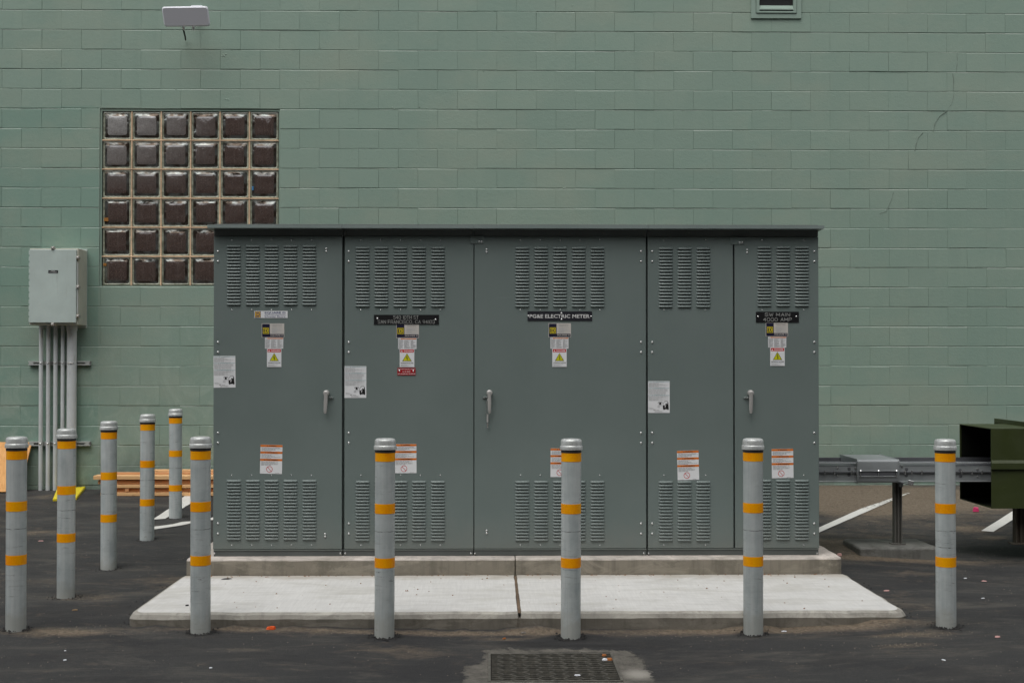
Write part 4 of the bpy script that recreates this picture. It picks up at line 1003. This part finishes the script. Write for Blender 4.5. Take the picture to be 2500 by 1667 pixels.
# ================================================================== WALL-MOUNTED ITEMS
# grey junction box
s_b = 242.5; yb = Yof(s_b)
q0, q1 = P(72, 788, yb), P(187.5, 609.5, yb)
jb = thing('junction_box', ((q0.x + q1.x) / 2, WALL, q0.z), 'light grey steel junction box mounted on the green wall', 'junction box')
mb = MB(); mb.box(q0.x - .006, q1.x + .012, yb + .012, WALL - .012, q0.z - .02, q1.z + .012, M['box_side'], .003); mb.build('case', jb)
mb = MB(); mb.box(q0.x, q1.x, yb - .012, yb + .011, q0.z, q1.z, M['box_grey'], .004); dr = mb.build('door', jb)
mb = MB(); mb.box(q0.x - .004, q1.x + .014, WALL - .011, WALL - .004, q0.z - .045, q1.z + .03, M['box_grey'], .002); mb.build('mounting_flange', jb)
def clampb(px, py, vert):
    p = P(px, py, yb); mb = MB()
    mb.box(p.x - .016, p.x + .016, yb - .022, yb + .03, p.z - .016, p.z + .016, M['clamp'], .004); mb.lathe([(.007, 0), (.007, .01), (.003, .014)], M['zinc'], Matrix.Translation((p.x, yb - .022, p.z)) @ RX, 10); mb.build('door_clamp', jb)
for a in ((130, 606, 0), (191, 629.5, 1), (191, 701, 1), (191, 772, 1), (129.5, 792, 0)): clampb(*a)
mb = MB(); x = P(190.3, 700, yb).x; mb.tube([(x, yb - .006, P(190, 640, yb).z), (x, yb - .006, P(190, 765, yb).z)], .0055, M['strut'], 8); mb.build('hinge_rod', jb)
mb = MB(); x = q0.x - .004
for i in range(12): z = q0.z + (q1.z - q0.z) * (i + .5) / 12; mb.tube([(x, yb, z - .02), (x, yb, z + .02)], .006, M['box_grey'], 8)
mb.build('piano_hinge', jb)
mb = MB(); a, b = P(118, 666.7, yb - .0145), P(141.6, 660, yb - .0145); mb.box(a.x, b.x, yb - .0145, yb - .0122, a.z, b.z, M['p_plate'])
np_ = mb.build('nameplate', dr); mb = MB()
for t_, u0, u1, v0, v1 in (('MAIN', .32, .68, .12, .42), ('DISCONNECT', .1, .9, .55, .85)):
    vv, ff = text_mesh(t_, .02)
    mb.add([(a.x + (b.x - a.x) * (u0 + x_ * (u1 - u0)), yb - .0149, b.z - (b.z - a.z) * (v1 - y_ * (v1 - v0))) for x_, y_ in vv], ff, M['p_letter'])
mb.build('lettering', np_)
for xo in (106, 192):
    mb = MB(); p = P(xo, 606, WALL - .05); mb.box(p.x - .028, p.x + .028, WALL - .06, WALL - .012, q1.z + .014, q1.z + .03, M['box_grey'], .004); mb.build('mounting_lug', jb)
# conduits and strut channels
yc = WALL - .075
for i, (a, b) in enumerate(((95.7, 105.5), (113.5, 123.3), (131, 141), (149, 158), (164, 187.3))):
    pt = P((a + b) / 2, 795, yc); r = (b - a) / 2 / 240.0; c = P((a + b) / 2, 1190, yc)
    mb = MB(); zb = ground(pt.x, yc) - .05; mb.tube([(pt.x, yc, q0.z - .02), (pt.x, yc, (q0.z + zb) / 2), (pt.x, yc, zb)], r, M['pvc'], 18)
    lab = ['thin grey conduit under the junction box, leftmost of four', 'thin grey conduit, second from left below the junction box', 'thin grey conduit, third from left below the junction box', 'thin grey conduit next to the wide one below the junction box', 'wide grey conduit, thickest of the pipes below the junction box'][i]
    o = tag(mb.build('conduit'), lab, 'conduit', 'conduits below the junction box')
    org = wloc(o)
    if i == 4:
        mb = MB(); mb.tube([(pt.x, yc, q0.z - .021), (pt.x, yc, q0.z - .075)], r + .007, M['pvc'], 20); mb.build('coupling', o)
    for zc in (P(100, 886, yc).z, P(100, 1082.5, yc).z):
        mb = MB(); mb.tube([(pt.x - r * .8, yc - .005, zc), (pt.x - r * .5, yc - r - .003, zc), (pt.x + r * .5, yc - r - .003, zc), (pt.x + r * .8, yc - .005, zc)], .004, M['clamp'], 6)
        mb.lathe([(.007, 0), (.007, .008), (.003, .011)], M['zinc'], Matrix.Translation((pt.x + .006, yc - r - .003, zc)) @ RX, 8); mb.build('strap', o)
for (x0_, x1_, y0_, y1_), lab in (((69, 220, 881.3, 891.3), 'slotted steel strut channel holding the conduits at mid height'), ((70, 219.5, 1077.5, 1088), 'slotted steel strut channel holding the conduits near the ground')):
    a, b = P(x0_, y1_, WALL - .045), P(x1_, y0_, WALL - .045); mb = MB()
    mb.box(a.x, b.x, WALL - .005, WALL - .002, a.z, b.z, M['strut'])
    mb.box(a.x, b.x, WALL - .045, WALL - .0055, b.z - .003, b.z, M['strut']); mb.box(a.x, b.x, WALL - .045, WALL - .0055, a.z, a.z + .003, M['strut'])
    mb.box(a.x, b.x, WALL - .048, WALL - .0452, b.z - .012, b.z, M['strut']); mb.box(a.x, b.x, WALL - .048, WALL - .0452, a.z, a.z + .012, M['strut'])
    o = tag(mb.build('strut_channel'), lab, 'strut channel', 'strut channels behind the conduits')
    for x in (a.x + .03, a.x + .16, b.x - .03, b.x - .16):
        mb = MB(); mb.box(x - .022, x + .022, WALL - .047, WALL - .044, a.z + .0125, b.z - .0125, M['strut']); mb.build('spring_nut', o)
# antenna panel
yt_, yb2 = WALL - .53, WALL - .45
c4 = [P(394, 18, yt_), P(506.5, 16.5, yt_), P(513.5, 65, yb2), P(401, 66.5, yb2)]
ctr = sum(c4, Vector()) / 4; U = (c4[1] - c4[0]); Vv = (c4[3] - c4[0]); Nn = U.cross(Vv).normalized()
if Nn.y > 0: Nn = -Nn
an = thing('antenna_panel', (ctr.x, WALL, ctr.z - .1), 'flat pale rounded antenna panel mounted high on the green wall', 'antenna')
def rr2(ins, n=7, r=.13):
    out = []; k_ = U.length / Vv.length
    for cu, cv, a0 in ((1 - r / k_, 1 - r, 0), (r / k_, 1 - r, 90), (r / k_, r, 180), (1 - r / k_, r, 270)):
        for i in range(n + 1):
            a = R(a0 + 90 * i / n); u = cu + r / k_ * math.cos(a); v = cv + r * math.sin(a)
            u = .5 + (u - .5) * (1 - 2 * ins / U.length); v = .5 + (v - .5) * (1 - 2 * ins / Vv.length)
            out.append(c4[0] + U * u + Vv * v)
    return out
rings = [[p - Nn * .028 for p in rr2(.012)], [p - Nn * .022 for p in rr2(.0)], [p - Nn * .008 for p in rr2(.0)], [p + Nn * .002 for p in rr2(.010)]]
n = len(rings[0]); mb = MB()
for a in range(3): mb.add(rings[a] + rings[a + 1], [(i, (i + 1) % n, n + (i + 1) % n, n + i) for i in range(n)], M['dish_rim'], True)
mb.add(rings[0], [list(range(n))[::-1]], M['dish_rim']); mb.build('housing', an)
mb = MB(); mb.add([p + Nn * .0022 for p in rr2(.0102)], [list(range(n))], M['dish']); mb.build('face', an)
mb = MB(); wp = P(455, 70, WALL)
mb.tube([ctr - Nn * .03, Vector((ctr.x, WALL - .25, ctr.z + .07)), Vector((ctr.x, WALL - .03, ctr.z + .16))], .022, M['dish_rim'], 12)
mb.box(ctr.x - .06, ctr.x + .06, WALL - .03, WALL - .004, ctr.z + .10, ctr.z + .24, M['dish_rim'], .006); mb.build('bracket', an)
for px in (447.5, 472):
    mb = MB(); p = P(px, 70, WALL - .40); mb.tube([P(px, 64, WALL - .42), P(px + .5, 70, WALL - .40), P(px + 1, 74, WALL - .36)], [.016, .014, .008], M['dish_rim'], 10); mb.build('mount_lug', an)
mb = MB(); mb.tube([P(447.5, 72, WALL - .38), P(450, 82, WALL - .3), P(452, 90, WALL - .2), P(453, 98, WALL - .02)], .0085, M['cable'], 8); mb.build('cable', an)

# ================================================================== LUMBER, PLYWOOD, YELLOW BOARD
yl = Yof(245)
def plank(px0, px1, py0, py1, dy, depth, m, label, tilt=0.0):
    a, b = P(px0, py1, yl + dy), P(px1, py0, yl + dy); mb = MB()
    mb.box(a.x, b.x, yl + dy, yl + dy + depth, a.z + .0015, b.z - .001, M[m], .003)
    return tag(mb.build('plank'), label, 'plank', 'lumber stacked at the wall')
xe = 760
plank(245, xe, 1201, 1211, .00, .14, 'wood', 'pale plank at the very bottom of the lumber stack')
plank(250, xe + 20, 1191.5, 1201, .035, .09, 'wood_red', 'recessed reddish plank above the bottom one in the lumber stack')
plank(246, xe - 12, 1182, 1191.5, .00, .14, 'wood', 'pale plank in the middle of the lumber stack, below the reddish one')
plank(239, xe + 10, 1171, 1182, .03, .14, 'wood_red', 'reddish brown plank under the longest pale one in the lumber stack')
plank(227.5, xe, 1160, 1171, -.005, .14, 'wood', 'pale plank sticking out farthest left from the lumber stack')
plank(262, xe + 6, 1153, 1160, .14, .09, 'wood_red', 'thin set-back plank near the top of the lumber stack')
plank(372, xe, 1146, 1153.5, .24, .09, 'wood', 'shorter plank lying on top of the lumber stack')
for px in (309, 620):
    a = P(px, 1200.5, yl); mb = MB(); mb.box(a.x - .02, a.x + .02, yl + .005, yl + .033, a.z + .002, a.z + .036, M['wood_red'], .002)
    tag(mb.build('wood_spacer'), 'small wooden spacer between the two lowest planks' if px < 400 else 'small wooden spacer in the lumber stack hidden behind the cabinet', 'spacer')
# plywood leaning on the wall
t0, t1 = P(-260, 1079, WALL - .02), P(79, 1080, WALL - .02); g1 = ground(t1.x, WALL - .22) + .004
d = Vector((0, -.20, 0)); b0_, b1_ = Vector((t0.x, WALL - .22, g1)), Vector((t1.x - .05, WALL - .22, g1))
nrm = Vector((0, -.93, .36)) * .016
mb = MB(); mb.prism([t0, t1, b1_, b0_], nrm, M['ply'])
tag(mb.build('plywood_sheet'), 'sheet of orange plywood leaning on the wall at the left edge', 'plywood')
# yellow board lying flat
q = [G(139, 1198), G(209, 1193.5), G(187, 1220), G(129, 1223.5)]
mb = MB(); c_ = sum(q, Vector()) / 4; up = Vector((0, 0, 1))
r0 = [p + up * .002 for p in q]; r1 = [p + up * .022 for p in q]; r2 = [c_ + (p - c_) * .95 + up * .030 for p in q]
mb.add(r0 + r1, [(i, (i + 1) % 4, 4 + (i + 1) % 4, 4 + i) for i in range(4)], M['yellow']); mb.add(r1 + r2, [(i, (i + 1) % 4, 4 + (i + 1) % 4, 4 + i) for i in range(4)], M['yellow'], True)
mb.add(r2, [(0, 1, 2, 3)], M['yellow']); tag(mb.build('yellow_board'), 'flat yellow plastic board lying on the asphalt behind a bollard', 'board')

# ================================================================== BUSWAY AND GREEN BOX
sF, sR = 317.0, 303.0; yF, yR = Yof(sF), Yof(sR)
xS = XR - .05; gx0, gx1 = P(2352, 1100, Yof(303)).x, P(2420, 1100, Yof(322)).x
zt, zb = P(2200, 1128.5, yF).z, P(2200, 1176.5, yF).z; xE = gx1 + .9
duct = thing('busway', ((xS + xE) / 2, yF, zb), 'long grey steel busway running from the cabinet to the green box', 'busway')
mb = MB(); h = zt - zb; zm = P(2200, 1152.5, yF).z
mb.box(xS, xE, yF + .012, yR - .01, zb + .012, zt - .028, M['duct'])
mb.box(xS, xE, yF, yF + .02, zt - .010, zt, M['duct'], .003); mb.box(xS, xE, yF, yF + .02, zb, zb + .010, M['duct'], .003)
mb.box(xS, xE, yR - .008, yR, zb, zt + .004, M['duct_dark'], .001); mb.box(xS, xE, yF + .0205, yR - .0085, zt - .0275, zt - .024, M['duct_dark']); mb.box(xS, xE, yF - .004, yF + .012, zm - .004, zm + .004, M['duct_dark'])
mb.build('housing', duct)
mb = MB()
for px in (2013, 2036.5, 2078.5, 2091, 2208.5, 2225, 2249.5, 2322.5, 2347, 2372, 2396, 2419): 
    p = P(px, 1152.5, yF); mb.tube([(p.x, yF - .012, zm - .016), (p.x, yF - .012, zm + .014)], .0045, M['zinc'], 6); mb.lathe([(.008, 0), (.008, .006)], M['zinc'], Matrix.Translation((p.x, yF - .012, zm + .006)), 6)
for px, py in ((2044.5,1141.5),(2044.5,1160.5),(2088.5,1142),(2088.5,1161),(2202,1138),(2386.5,1145),(2386.5,1163)): dome(mb, px, py, .009, .008, M['zinc'], 8, yF + .011)
for px, py in ((2073,1144),(2072.5,1158.5),(2213,1145),(2213,1160),(2344,1147),(2345,1161.5)): dome(mb, px, py, .013, .003, M['duct_dark'], 10, yF + .011)
mb.build('bolts', duct, kind='stuff')
# joint cover
ja, jb_ = P(2094, 1150, yF - .02).x, P(2193.5, 1150, yF - .02).x
y0_, y1_ = yF - .022, yR + .02; ztc, zbc = P(2150, 1121.5, y0_).z, P(2150, 1178.5, y0_).z
sec = [(y1_, zbc)] + [(y1_, ztc)] + [(y0_ + .022 + .022 * math.cos(R(a)), ztc - .022 + .022 * math.sin(R(a))) for a in (90, 112, 135, 158, 180)] + [(y0_, zbc + .02), (y0_ + .006, zbc + .006), (y0_ + .02, zbc)]
mb = MB(); mb.prism([(ja, y, z) for y, z in sec], (jb_ - ja, 0, 0), M['duct'], True)
jc = mb.build('joint_cover', duct, label='wider sheet metal cover over the busway joint')
mb = MB()
for x in (ja - .004, jb_): mb.prism([(x, y - .004 if y < yF else y, z + (.004 if z > zm else -.004)) for y, z in sec], (.005, 0, 0), M['duct'])
for dz in (.013, -.030): mb.box(ja + .01, jb_ - .01, y0_ - .008, y0_ - .001, zm + dz - .003, zm + dz + .003, M['duct'], .001)
mb.box(ja + .01, jb_ - .01, y0_ - .0015, y0_ - .0005, zm - .024, zm + .006, M['duct_dark'])
for u in (.06, .5, .94):
    x = ja + (jb_ - ja) * u; mb.tube([(x, y0_ - .014, zm - .036), (x, y0_ - .014, zm + .026)], .003, M['zinc'], 6); mb.lathe([(.012, 0), (.010, .004), (.005, .009)], M['zinc'], Matrix.Translation((x, y0_ - .012, zm + .014)), 8)
mb.build('clamp_bars', jc)
mb = MB(); p = P(2222, 1176, yF - .01); mb.tube([P(2196, 1176, yF - .01), P(2226, 1183.5, yF - .06)], .005, M['duct_dark'], 6)
T = Matrix.Translation(P(2223, 1177.5, yF - .05)) @ Matrix.Rotation(R(14), 4, 'Y'); mb.box(-.022, .022, -.01, .01, -.017, .017, M['zinc'], .003, T); mb.build('hanger_clip', duct)
# concrete footing, post
fA = W(2100, 1356, 318); fy0 = fA.y; fz = P(2100, 1336.5, fy0).z
fx0, fx1 = P(2100, 1345, fy0).x, P(2292, 1345, fy0).x
ft = thing('concrete_footing', ((fx0 + fx1) / 2, fy0 + .3, fz - .1), 'low dark concrete footing under the busway support post', 'footing')
slab(fx0, fx1, fy0, fy0 + .50, fz - .18, fz, .014, .02, M['footing'], M['footing'], M['footing'], 'footing_block', ft, seed=21, jit=.005)
def hpost(x, y, z0_, z1_, w_, d_, m, label, cat):
    mb = MB(); t_ = .009
    mb.box(x - w_ / 2, x - w_ / 2 + t_, y, y + d_, z0_, z1_, M[m], .001); mb.box(x + w_ / 2 - t_, x + w_ / 2, y, y + d_, z0_, z1_, M[m], .001)
    mb.box(x - w_ / 2 + t_, x + w_ / 2 - t_, y + d_ * .4, y + d_ * .4 + t_, z0_, z1_, M[m])
    mb.box(x - w_ * .08, x + w_ * .08, y + .004, y + d_ * .4 - .001, z0_, z1_, M[m], .001)
    mb.box(x - w_ * .9, x + w_ * .9, y - .01, y + d_ + .01, z0_ - .004, z0_ + .006, M[m], .001)
    return tag(mb.build('support_post'), label, cat, 'posts carrying the busway')
xp = P(2191.5, 1250, yF + .12).x
hpost(xp, yF + .10, fz + .005, zb + .012, .060, .06, 'post', 'slim grey steel post holding up the busway on the footing', 'post')
mb = MB(); mb.box(xp + .002, xp + .032, yF + .08, yF + .16, zb - .045, zb + .010, M['duct'], .002); mb.build('post_bracket', duct)
# green box
yG, yH = Yof(322), Yof(301.5)
zt_, zb_ = P(2450, 1045.5, yG).z, P(2450, 1241, yG).z; zs1, zs2 = P(2450, 1123, yG).z, P(2450, 1144.5, yG).z; gxe = gx1 + 1.5
gb = thing('green_box', ((gx1 + gxe) / 2, (yG + yH) / 2, zb_), 'dark olive green steel box open on its left side at the right edge', 'steel box')
w_ = .006
mb = MB()
mb.box(gx1, gxe, yG, yG + w_, zb_, zs2, M['olive'], .001); mb.box(gx1, gxe, yH - w_, yH, zb_, zt_ - .007, M['olive'], .001)
mb.box(gx1, gxe, yG + w_ + .0005, yH - w_ - .0005, zb_ + .001, zb_ + .006, M['olive']); mb.box(gxe - w_, gxe, yG + w_ + .001, yH - w_ - .001, zb_ + .0065, zt_ - .008, M['olive']); mb.build('lower_shell', gb)
mb = MB(); mb.box(gx1 + .012, gxe - .02, yH - w_ - .004, yH - w_ - .001, zb_ + .008, zt_ - .010, M['box_shade']); mb.box(gx1 + .012, gxe - .02, yG + w_ + .002, yH - w_ - .005, zt_ - .012, zt_ - .009, M['box_shade']); mb.box(gx1 + .012, gxe - .02, yG + w_ + .002, yH - w_ - .005, zb_ + .0065, zb_ + .009, M['box_shade']); mb.box(gx1 + .01, gxe - .02, yG + w_ + .0005, yG + w_ + .0015, zb_ + .01, zt_ - .012, M['box_shade']); mb.build('box_shade_sheets', gb)  # black sheets added to paint the shade inside the box
mb = MB(); mb.box(gx1 - .002, gxe + .002, yG - .004, yH + .004, zt_ - .006, zt_, M['olive'], .002); mb.box(gx1 - .002, gxe + .002, yG - .004, yG + w_ - .001, zs2 + .012, zt_ - .0065, M['olive'], .001)
mb.prism([(gx1 - .002, yG - .004, zs1), (gx1 - .002, yG - .018, zs1 - .022), (gx1 - .002, yG - .018, zs2), (gx1 - .002, yG - .002, zs2)], (gxe - gx1 + .004, 0, 0), M['olive']); mb.build('lid', gb)
fx = P(2441, 1027, yH + .1).x
mb = MB(); mb.box(fx, fx + .006, yG + .06, yH + .22, zt_ - .02, P(2441, 1021, yH + .2).z, M['olive'], .001); mb.build('flange', gb)
mb = MB(); mb.box(fx, gxe, yH + .005, yH + .22, zt_ - .2, zt_ - .002, M['olive']); mb.build('rear_housing', gb)
xg = P(2489, 1290, yG + .2).x; hp = W(2489, 1328, 316)
hpost(xg, yG + .16, hp.z, zb_, .085, .07, 'post_brown', 'brown steel post under the green box at the right edge', 'post')
hpost(gxe - .1, yG + .16, hp.z, zb_, .085, .07, 'post_brown', 'brown steel post at the far end of the green box', 'post')

# ================================================================== DRAIN
zg = ground((DX0 + DX1) / 2, DY1) + .004
zc1 = min(ground(DX0, DY1), ground(DX1, DY1)) ; zd = zc1 - .002
dr_ = thing('drain_grate', ((DX0 + DX1) / 2, (DY0 + DY1) / 2, zd - .05), 'rusty steel drain grate with honeycomb bars set in the asphalt', 'drain grate')
m = mat('old_grate_steel', (.07, .065, .055), .55, .3); k = N(m); v = k.coord('World'); k.color(k.mix(k.ramp(k.noise(v, 22, 6, .7), .35, .7), (.085, .082, .072), (.19, .18, .15))); M['grate'] = m
m = mat('pit_silt', (.03, .026, .02), .9); k = N(m); v = k.coord('World'); k.color(k.mix(k.ramp(k.noise(v, 18, 8, .75), .4, .7), (.012, .010, .008), (.05, .042, .032))); k.bump(k.noise(v, 40, 6, .7), 1, .02); M['silt'] = m
mb = MB(); e = .012
mb.box(DX0 - .001, DX0 + e, DY0, DY1, zd - .10, zd + .002, M['grate']); mb.box(DX1 - e, DX1 + .001, DY0, DY1, zd - .10, zd + .002, M['grate'])
mb.box(DX0 + e, DX1 - e, DY1 - e, DY1 + .001, zd - .10, zd + .001, M['grate']); mb.box(DX0 + e, DX1 - e, DY0 - .001, DY0 + e, zd - .10, zd + .001, M['grate']); mb.build('frame', dr_)
mb = MB(); v = []; na, nb_ = 30, 26
for j in range(nb_ + 1):
    for i in range(na + 1):
        x = DX0 + e + (DX1 - DX0 - 2 * e) * i / na; y = DY0 + e + (DY1 - DY0 - 2 * e) * j / nb_
        edge = max(abs(i / na - .5), abs(j / nb_ - .5)) * 2
        v.append((x, y, zd - .062 + .022 * edge ** 2 + .02 * noise.noise(Vector((x * 9, y * 9, 1)))))
mb.add(v, [(j * (na + 1) + i, j * (na + 1) + i + 1, (j + 1) * (na + 1) + i + 1, (j + 1) * (na + 1) + i) for j in range(nb_) for i in range(na)], M['silt'], True); mb.build('pit_floor', dr_)
bx0, bx1 = DX0 + e + .004, DX1 - e - .004; by0, by1 = DY0 + e + .004, DY1 - e - .004
nb2 = 13; sp = (by1 - by0) / nb2
for i in range(nb2 + 1):
    y = by0 + i * sp; mb = MB(); mb.box(bx0, bx1, y - .0028, y + .0028, zd - .028, zd, M['grate']); mb.build('bar', dr_)
cell = .135
for i in range(nb2):
    y0_, y1_ = by0 + i * sp + .0025, by0 + (i + 1) * sp - .0025; mb = MB(); pts = []; x = bx0 - cell * .5
    st = [(0, 0), (.22, 0), (.5, 1), (.72, 1), (1.0, 0)]
    while x < bx1:
        for a, b in st[:-1]: pts.append((x + a * cell, y0_ + (b if i % 2 else 1 - b) * (y1_ - y0_)))
        x += cell
    pts = [p for p in pts if bx0 <= p[0] <= bx1]
    for a, b in zip(pts, pts[1:]):
        dx, dy = b[0] - a[0], b[1] - a[1]; L_ = math.hypot(dx, dy); nx_, ny_ = -dy / L_ * .0024, dx / L_ * .0024
        mb.prism([(a[0] + nx_, a[1] + ny_, zd - .026), (b[0] + nx_, b[1] + ny_, zd - .026), (b[0] - nx_, b[1] - ny_, zd - .026), (a[0] - nx_, a[1] - ny_, zd - .026)], (0, 0, .025), M['grate'])
    mb.build('zigzag_bar', dr_)

# ================================================================== SMALL LITTER
def blob(c, rx, ry, h, m, name, label, cat, rot=0, n=11, seed=0, curl=.0):
    rg = random.Random(seed); mb = MB(); top = []; bot = []
    if m in ('paper', 'petal_pink'): rx *= .72; ry *= .72; h *= .7
    for i in range(n):
        a = 2 * math.pi * i / n; k_ = rg.uniform(.75, 1.15); x, y = rx * k_ * math.cos(a), ry * k_ * math.sin(a)
        xr, yr = x * math.cos(rot) - y * math.sin(rot), x * math.sin(rot) + y * math.cos(rot)
        z = curl * (abs(x) / rx) ** 2
        bot.append((c.x + xr, c.y + yr, c.z + z)); top.append((c.x + xr * .8, c.y + yr * .8, c.z + z + h * rg.uniform(.6, 1)))
    mb.add(bot + top + [(c.x, c.y, c.z + h)], [(i, (i + 1) % n, n + (i + 1) % n, n + i) for i in range(n)] + [(n + i, n + (i + 1) % n, 2 * n) for i in range(n)], M[m], True)
    o = mb.build(name); tag(o, label, cat); return o
def onslab(px, py): 
    d = ray(px, py); return CAM + d * ((ZS + .001 - CAM.z) / d.z)
def ongrate(px, py):
    d = ray(px, py); return CAM + d * ((zd + .002 - CAM.z) / d.z)
L = 'litter'
blob(G(663, 1536, .003), .030, .020, .018, 'petal_orange', 'petal', 'bright orange petal on the asphalt between two bollards', 'petal', .2, seed=1)
blob(G(2435, 1556, .003), .021, .016, .012, 'petal_pink', 'petal', 'pale pink petal on bare asphalt near the right edge', 'petal', 0, seed=2)
blob(G(2165, 1442.5, .003), .030, .015, .008, 'petal_pink', 'petal', 'pink petal beside the right edge of the slab', 'petal', .3, seed=3)
blob(G(2403, 1419, .003), .030, .014, .007, 'petal_pink', 'petal', 'slender pale petal right of the lone bollard', 'petal', .1, seed=4)
blob(G(100, 1321, .003), .030, .012, .006, 'petal_pink', 'petal', 'small pink petal left of the second bollard', 'petal', .1, seed=5)
blob(G(2382, 1249, .003), .030, .022, .042, 'flower_pink', 'fallen_flower', 'crumpled magenta flower under the green box', 'flower', 0, seed=6)
blob(G(2049, 1357, .003), .028, .02, .028, 'petal_pink', 'fallen_flower', 'faded pink flower lying beside the right corner of the raised pad', 'flower', 0, seed=66)
blob(ongrate(1476, 1610), .026, .022, .014, 'paper', 'paper_scrap', 'crumpled white scrap at the corner of the drain grate', 'paper scrap', .3, seed=7)
blob(ongrate(1410, 1648), .026, .014, .008, 'paper', 'paper_scrap', 'thin white scrap in the middle of the drain grate', 'paper scrap', .0, seed=8)
blob(onslab(553, 1412.5), .042, .030, .004, 'rubber', 'rubber_chip', 'black angular chip on the slab near its rear left corner', 'chip', .15, 5, seed=9)
blob(onslab(457, 1478), .011, .012, .008, 'rubber', 'rubber_chip', 'small round black chip on the left side of the slab', 'chip', 0, seed=10)
blob(ongrate(1475, 1600), .016, .010, .010, 'dry_leaf', 'dry_leaf', 'orange dry leaf above the white scrap at the grate corner', 'leaf', .4, seed=11)
blob(ongrate(1489, 1610), .016, .020, .012, 'dry_leaf', 'dry_leaf', 'curled brown leaf wedged at the right rim of the grate', 'leaf', 1.1, seed=12)
blob(G(1231, 1560, .003), .011, .008, .008, 'dry_leaf', 'dry_leaf', 'small orange leaf on the asphalt behind the grate corner', 'leaf', .4, seed=13)
blob(G(1278, 1546, .003), .018, .015, .008, 'stone', 'leaf_fragment', 'pale green leaf fragment at the foot of the slab', 'leaf', .4, seed=14)
blob(G(1914, 1542, .003), .022, .012, .010, 'paper', 'paper_scrap', 'flat pale chip just right of the fourth front bollard', 'chip', .1, 5, seed=15)
blob(G(2400, 1461, .003), .020, .007, .006, 'paper', 'paper_scrap', 'thin white sliver on the asphalt right of the lone bollard', 'paper scrap', .2, seed=16)
blob(G(2304, 1612, .003), .008, .022, .006, 'paper', 'paper_scrap', 'narrow white sliver on the asphalt at the lower right', 'paper scrap', .5, seed=17)
blob(G(2357, 1412, .003), .018, .012, .006, 'paper', 'paper_scrap', 'tiny white scrap beside the lone bollard', 'paper scrap', .2, seed=18)
blob(G(158, 1612, .003), .014, .010, .006, 'paper', 'paper_scrap', 'tiny white scrap on the asphalt at the lower left', 'paper scrap', .2, seed=19)
blob(G(514, 1631, .003), .012, .008, .005, 'paper', 'paper_scrap', 'tiny white scrap below the first door near the bottom edge', 'paper scrap', .2, seed=20)
blob(G(183, 1490, .003), .020, .008, .007, 'twig', 'wood_chip', 'short pale wood chip below the second bollard', 'chip', .2, seed=21)
blob(G(159, 1611 - 22, .003), .008, .006, .004, 'paper', 'paper_scrap', 'smallest white speck above the lower left scrap', 'paper scrap', 0, seed=22)
blob(G(2323, 1286, .003), .024, .006, .005, 'green_leaf', 'leaf_fragment', 'green sliver on the asphalt beyond the lone bollard', 'leaf', -.6, seed=23)
# crumbs of asphalt and grit: uncountable
def scatter(name, pts, m, size):
    mb = MB(); rg = random.Random(len(pts))
    for p in pts:
        r = rg.uniform(*size); n = 5; a0 = rg.random() * 6
        b = [(p.x + r * rg.uniform(.6, 1.2) * math.cos(a0 + 2 * math.pi * i / n), p.y + r * rg.uniform(.6, 1.2) * math.sin(a0 + 2 * math.pi * i / n), p.z - .001) for i in range(n)]
        t_ = (p.x + rg.uniform(-.3, .3) * r, p.y, p.z + r * rg.uniform(.5, 1.0))
        mb.add(b + [t_], [(i, (i + 1) % n, n) for i in range(n)], m)
    o = mb.build(name, org=(0, 0, 0)); o['kind'] = 'stuff'; return o
rg = random.Random(11); pts = []
for p in BP:
    for _ in range(90):
        a = rg.random() * 6.28; r = .058 + abs(rg.gauss(0, .024)); x, y = p.x + r * math.cos(a), p.y + r * math.sin(a); pts.append(Vector((x, y, ground(x, y) + (.012 if y < -1.4 else 0))))
for _ in range(2200):
    x = rg.uniform(PXL - .05, PXR + .05)
    if noise.noise(Vector((x * 3.1, 5, 2))) < .08 and rg.random() < .9: continue; y = YS - abs(rg.gauss(0, .03)); pts.append(Vector((x, y, ground(x, y) + .003)))
for _ in range(350):
    y = rg.uniform(YS, YP); s_ = rg.choice((-1, 1)); x = (PXL if s_ < 0 else PXR) + s_ * abs(rg.gauss(0, .06)); pts.append(Vector((x, y, ground(x, y))))
scatter('asphalt_crumbs', pts, mat('asphalt_crumb', (.022, .021, .020), .9), (.002, .009))
pts = []
for _ in range(2600):
    x = rg.uniform(-4.2, 5); y = rg.uniform(-2.9, 4.0)
    if PXL - .02 < x < PXR + .02 and YS - .01 < y < 1.45: continue
    if DX0 < x < DX1 and DY0 < y < DY1: continue
    if noise.noise(Vector((x * 1.3, y * 1.3, 4))) < -.05 and rg.random() < .8: continue
    pts.append(Vector((x, y, ground(x, y) + .001)))
for c, sx, sy, a in TAN[:10]:
    for _ in range(int(90 * a)):
        x, y = rg.gauss(c.x, sx * .7), rg.gauss(c.y, sy * .8)
        if not (PXL < x < PXR and y > YS): pts.append(Vector((x, y, ground(x, y) + .002)))
scatter('gravel', pts, mat('grit', (.20, .17, .135), .9), (.0015, .0048))
pts = []
for _ in range(170):
    x = rg.uniform(PXL + .1, PXR - .1); y = YP - .005 - abs(rg.gauss(0, .02)) if rg.random() < .6 else rg.uniform(YS + .05, YP); pts.append(Vector((x, y, ZS + .001)))
for _ in range(160):
    p = (rg.uniform(DX0 + .02, DX1 - .02), rg.uniform(DY0 + .02, DY1 - .02)); pts.append(Vector((p[0], p[1], zd - .045)))
scatter('leaf_litter', pts, mat('leaf_crumb', (.22, .11, .05), .9), (.0025, .008))
print('blocks', len(blocks), 'louvres', cnt, 'objects', len(bpy.data.objects))
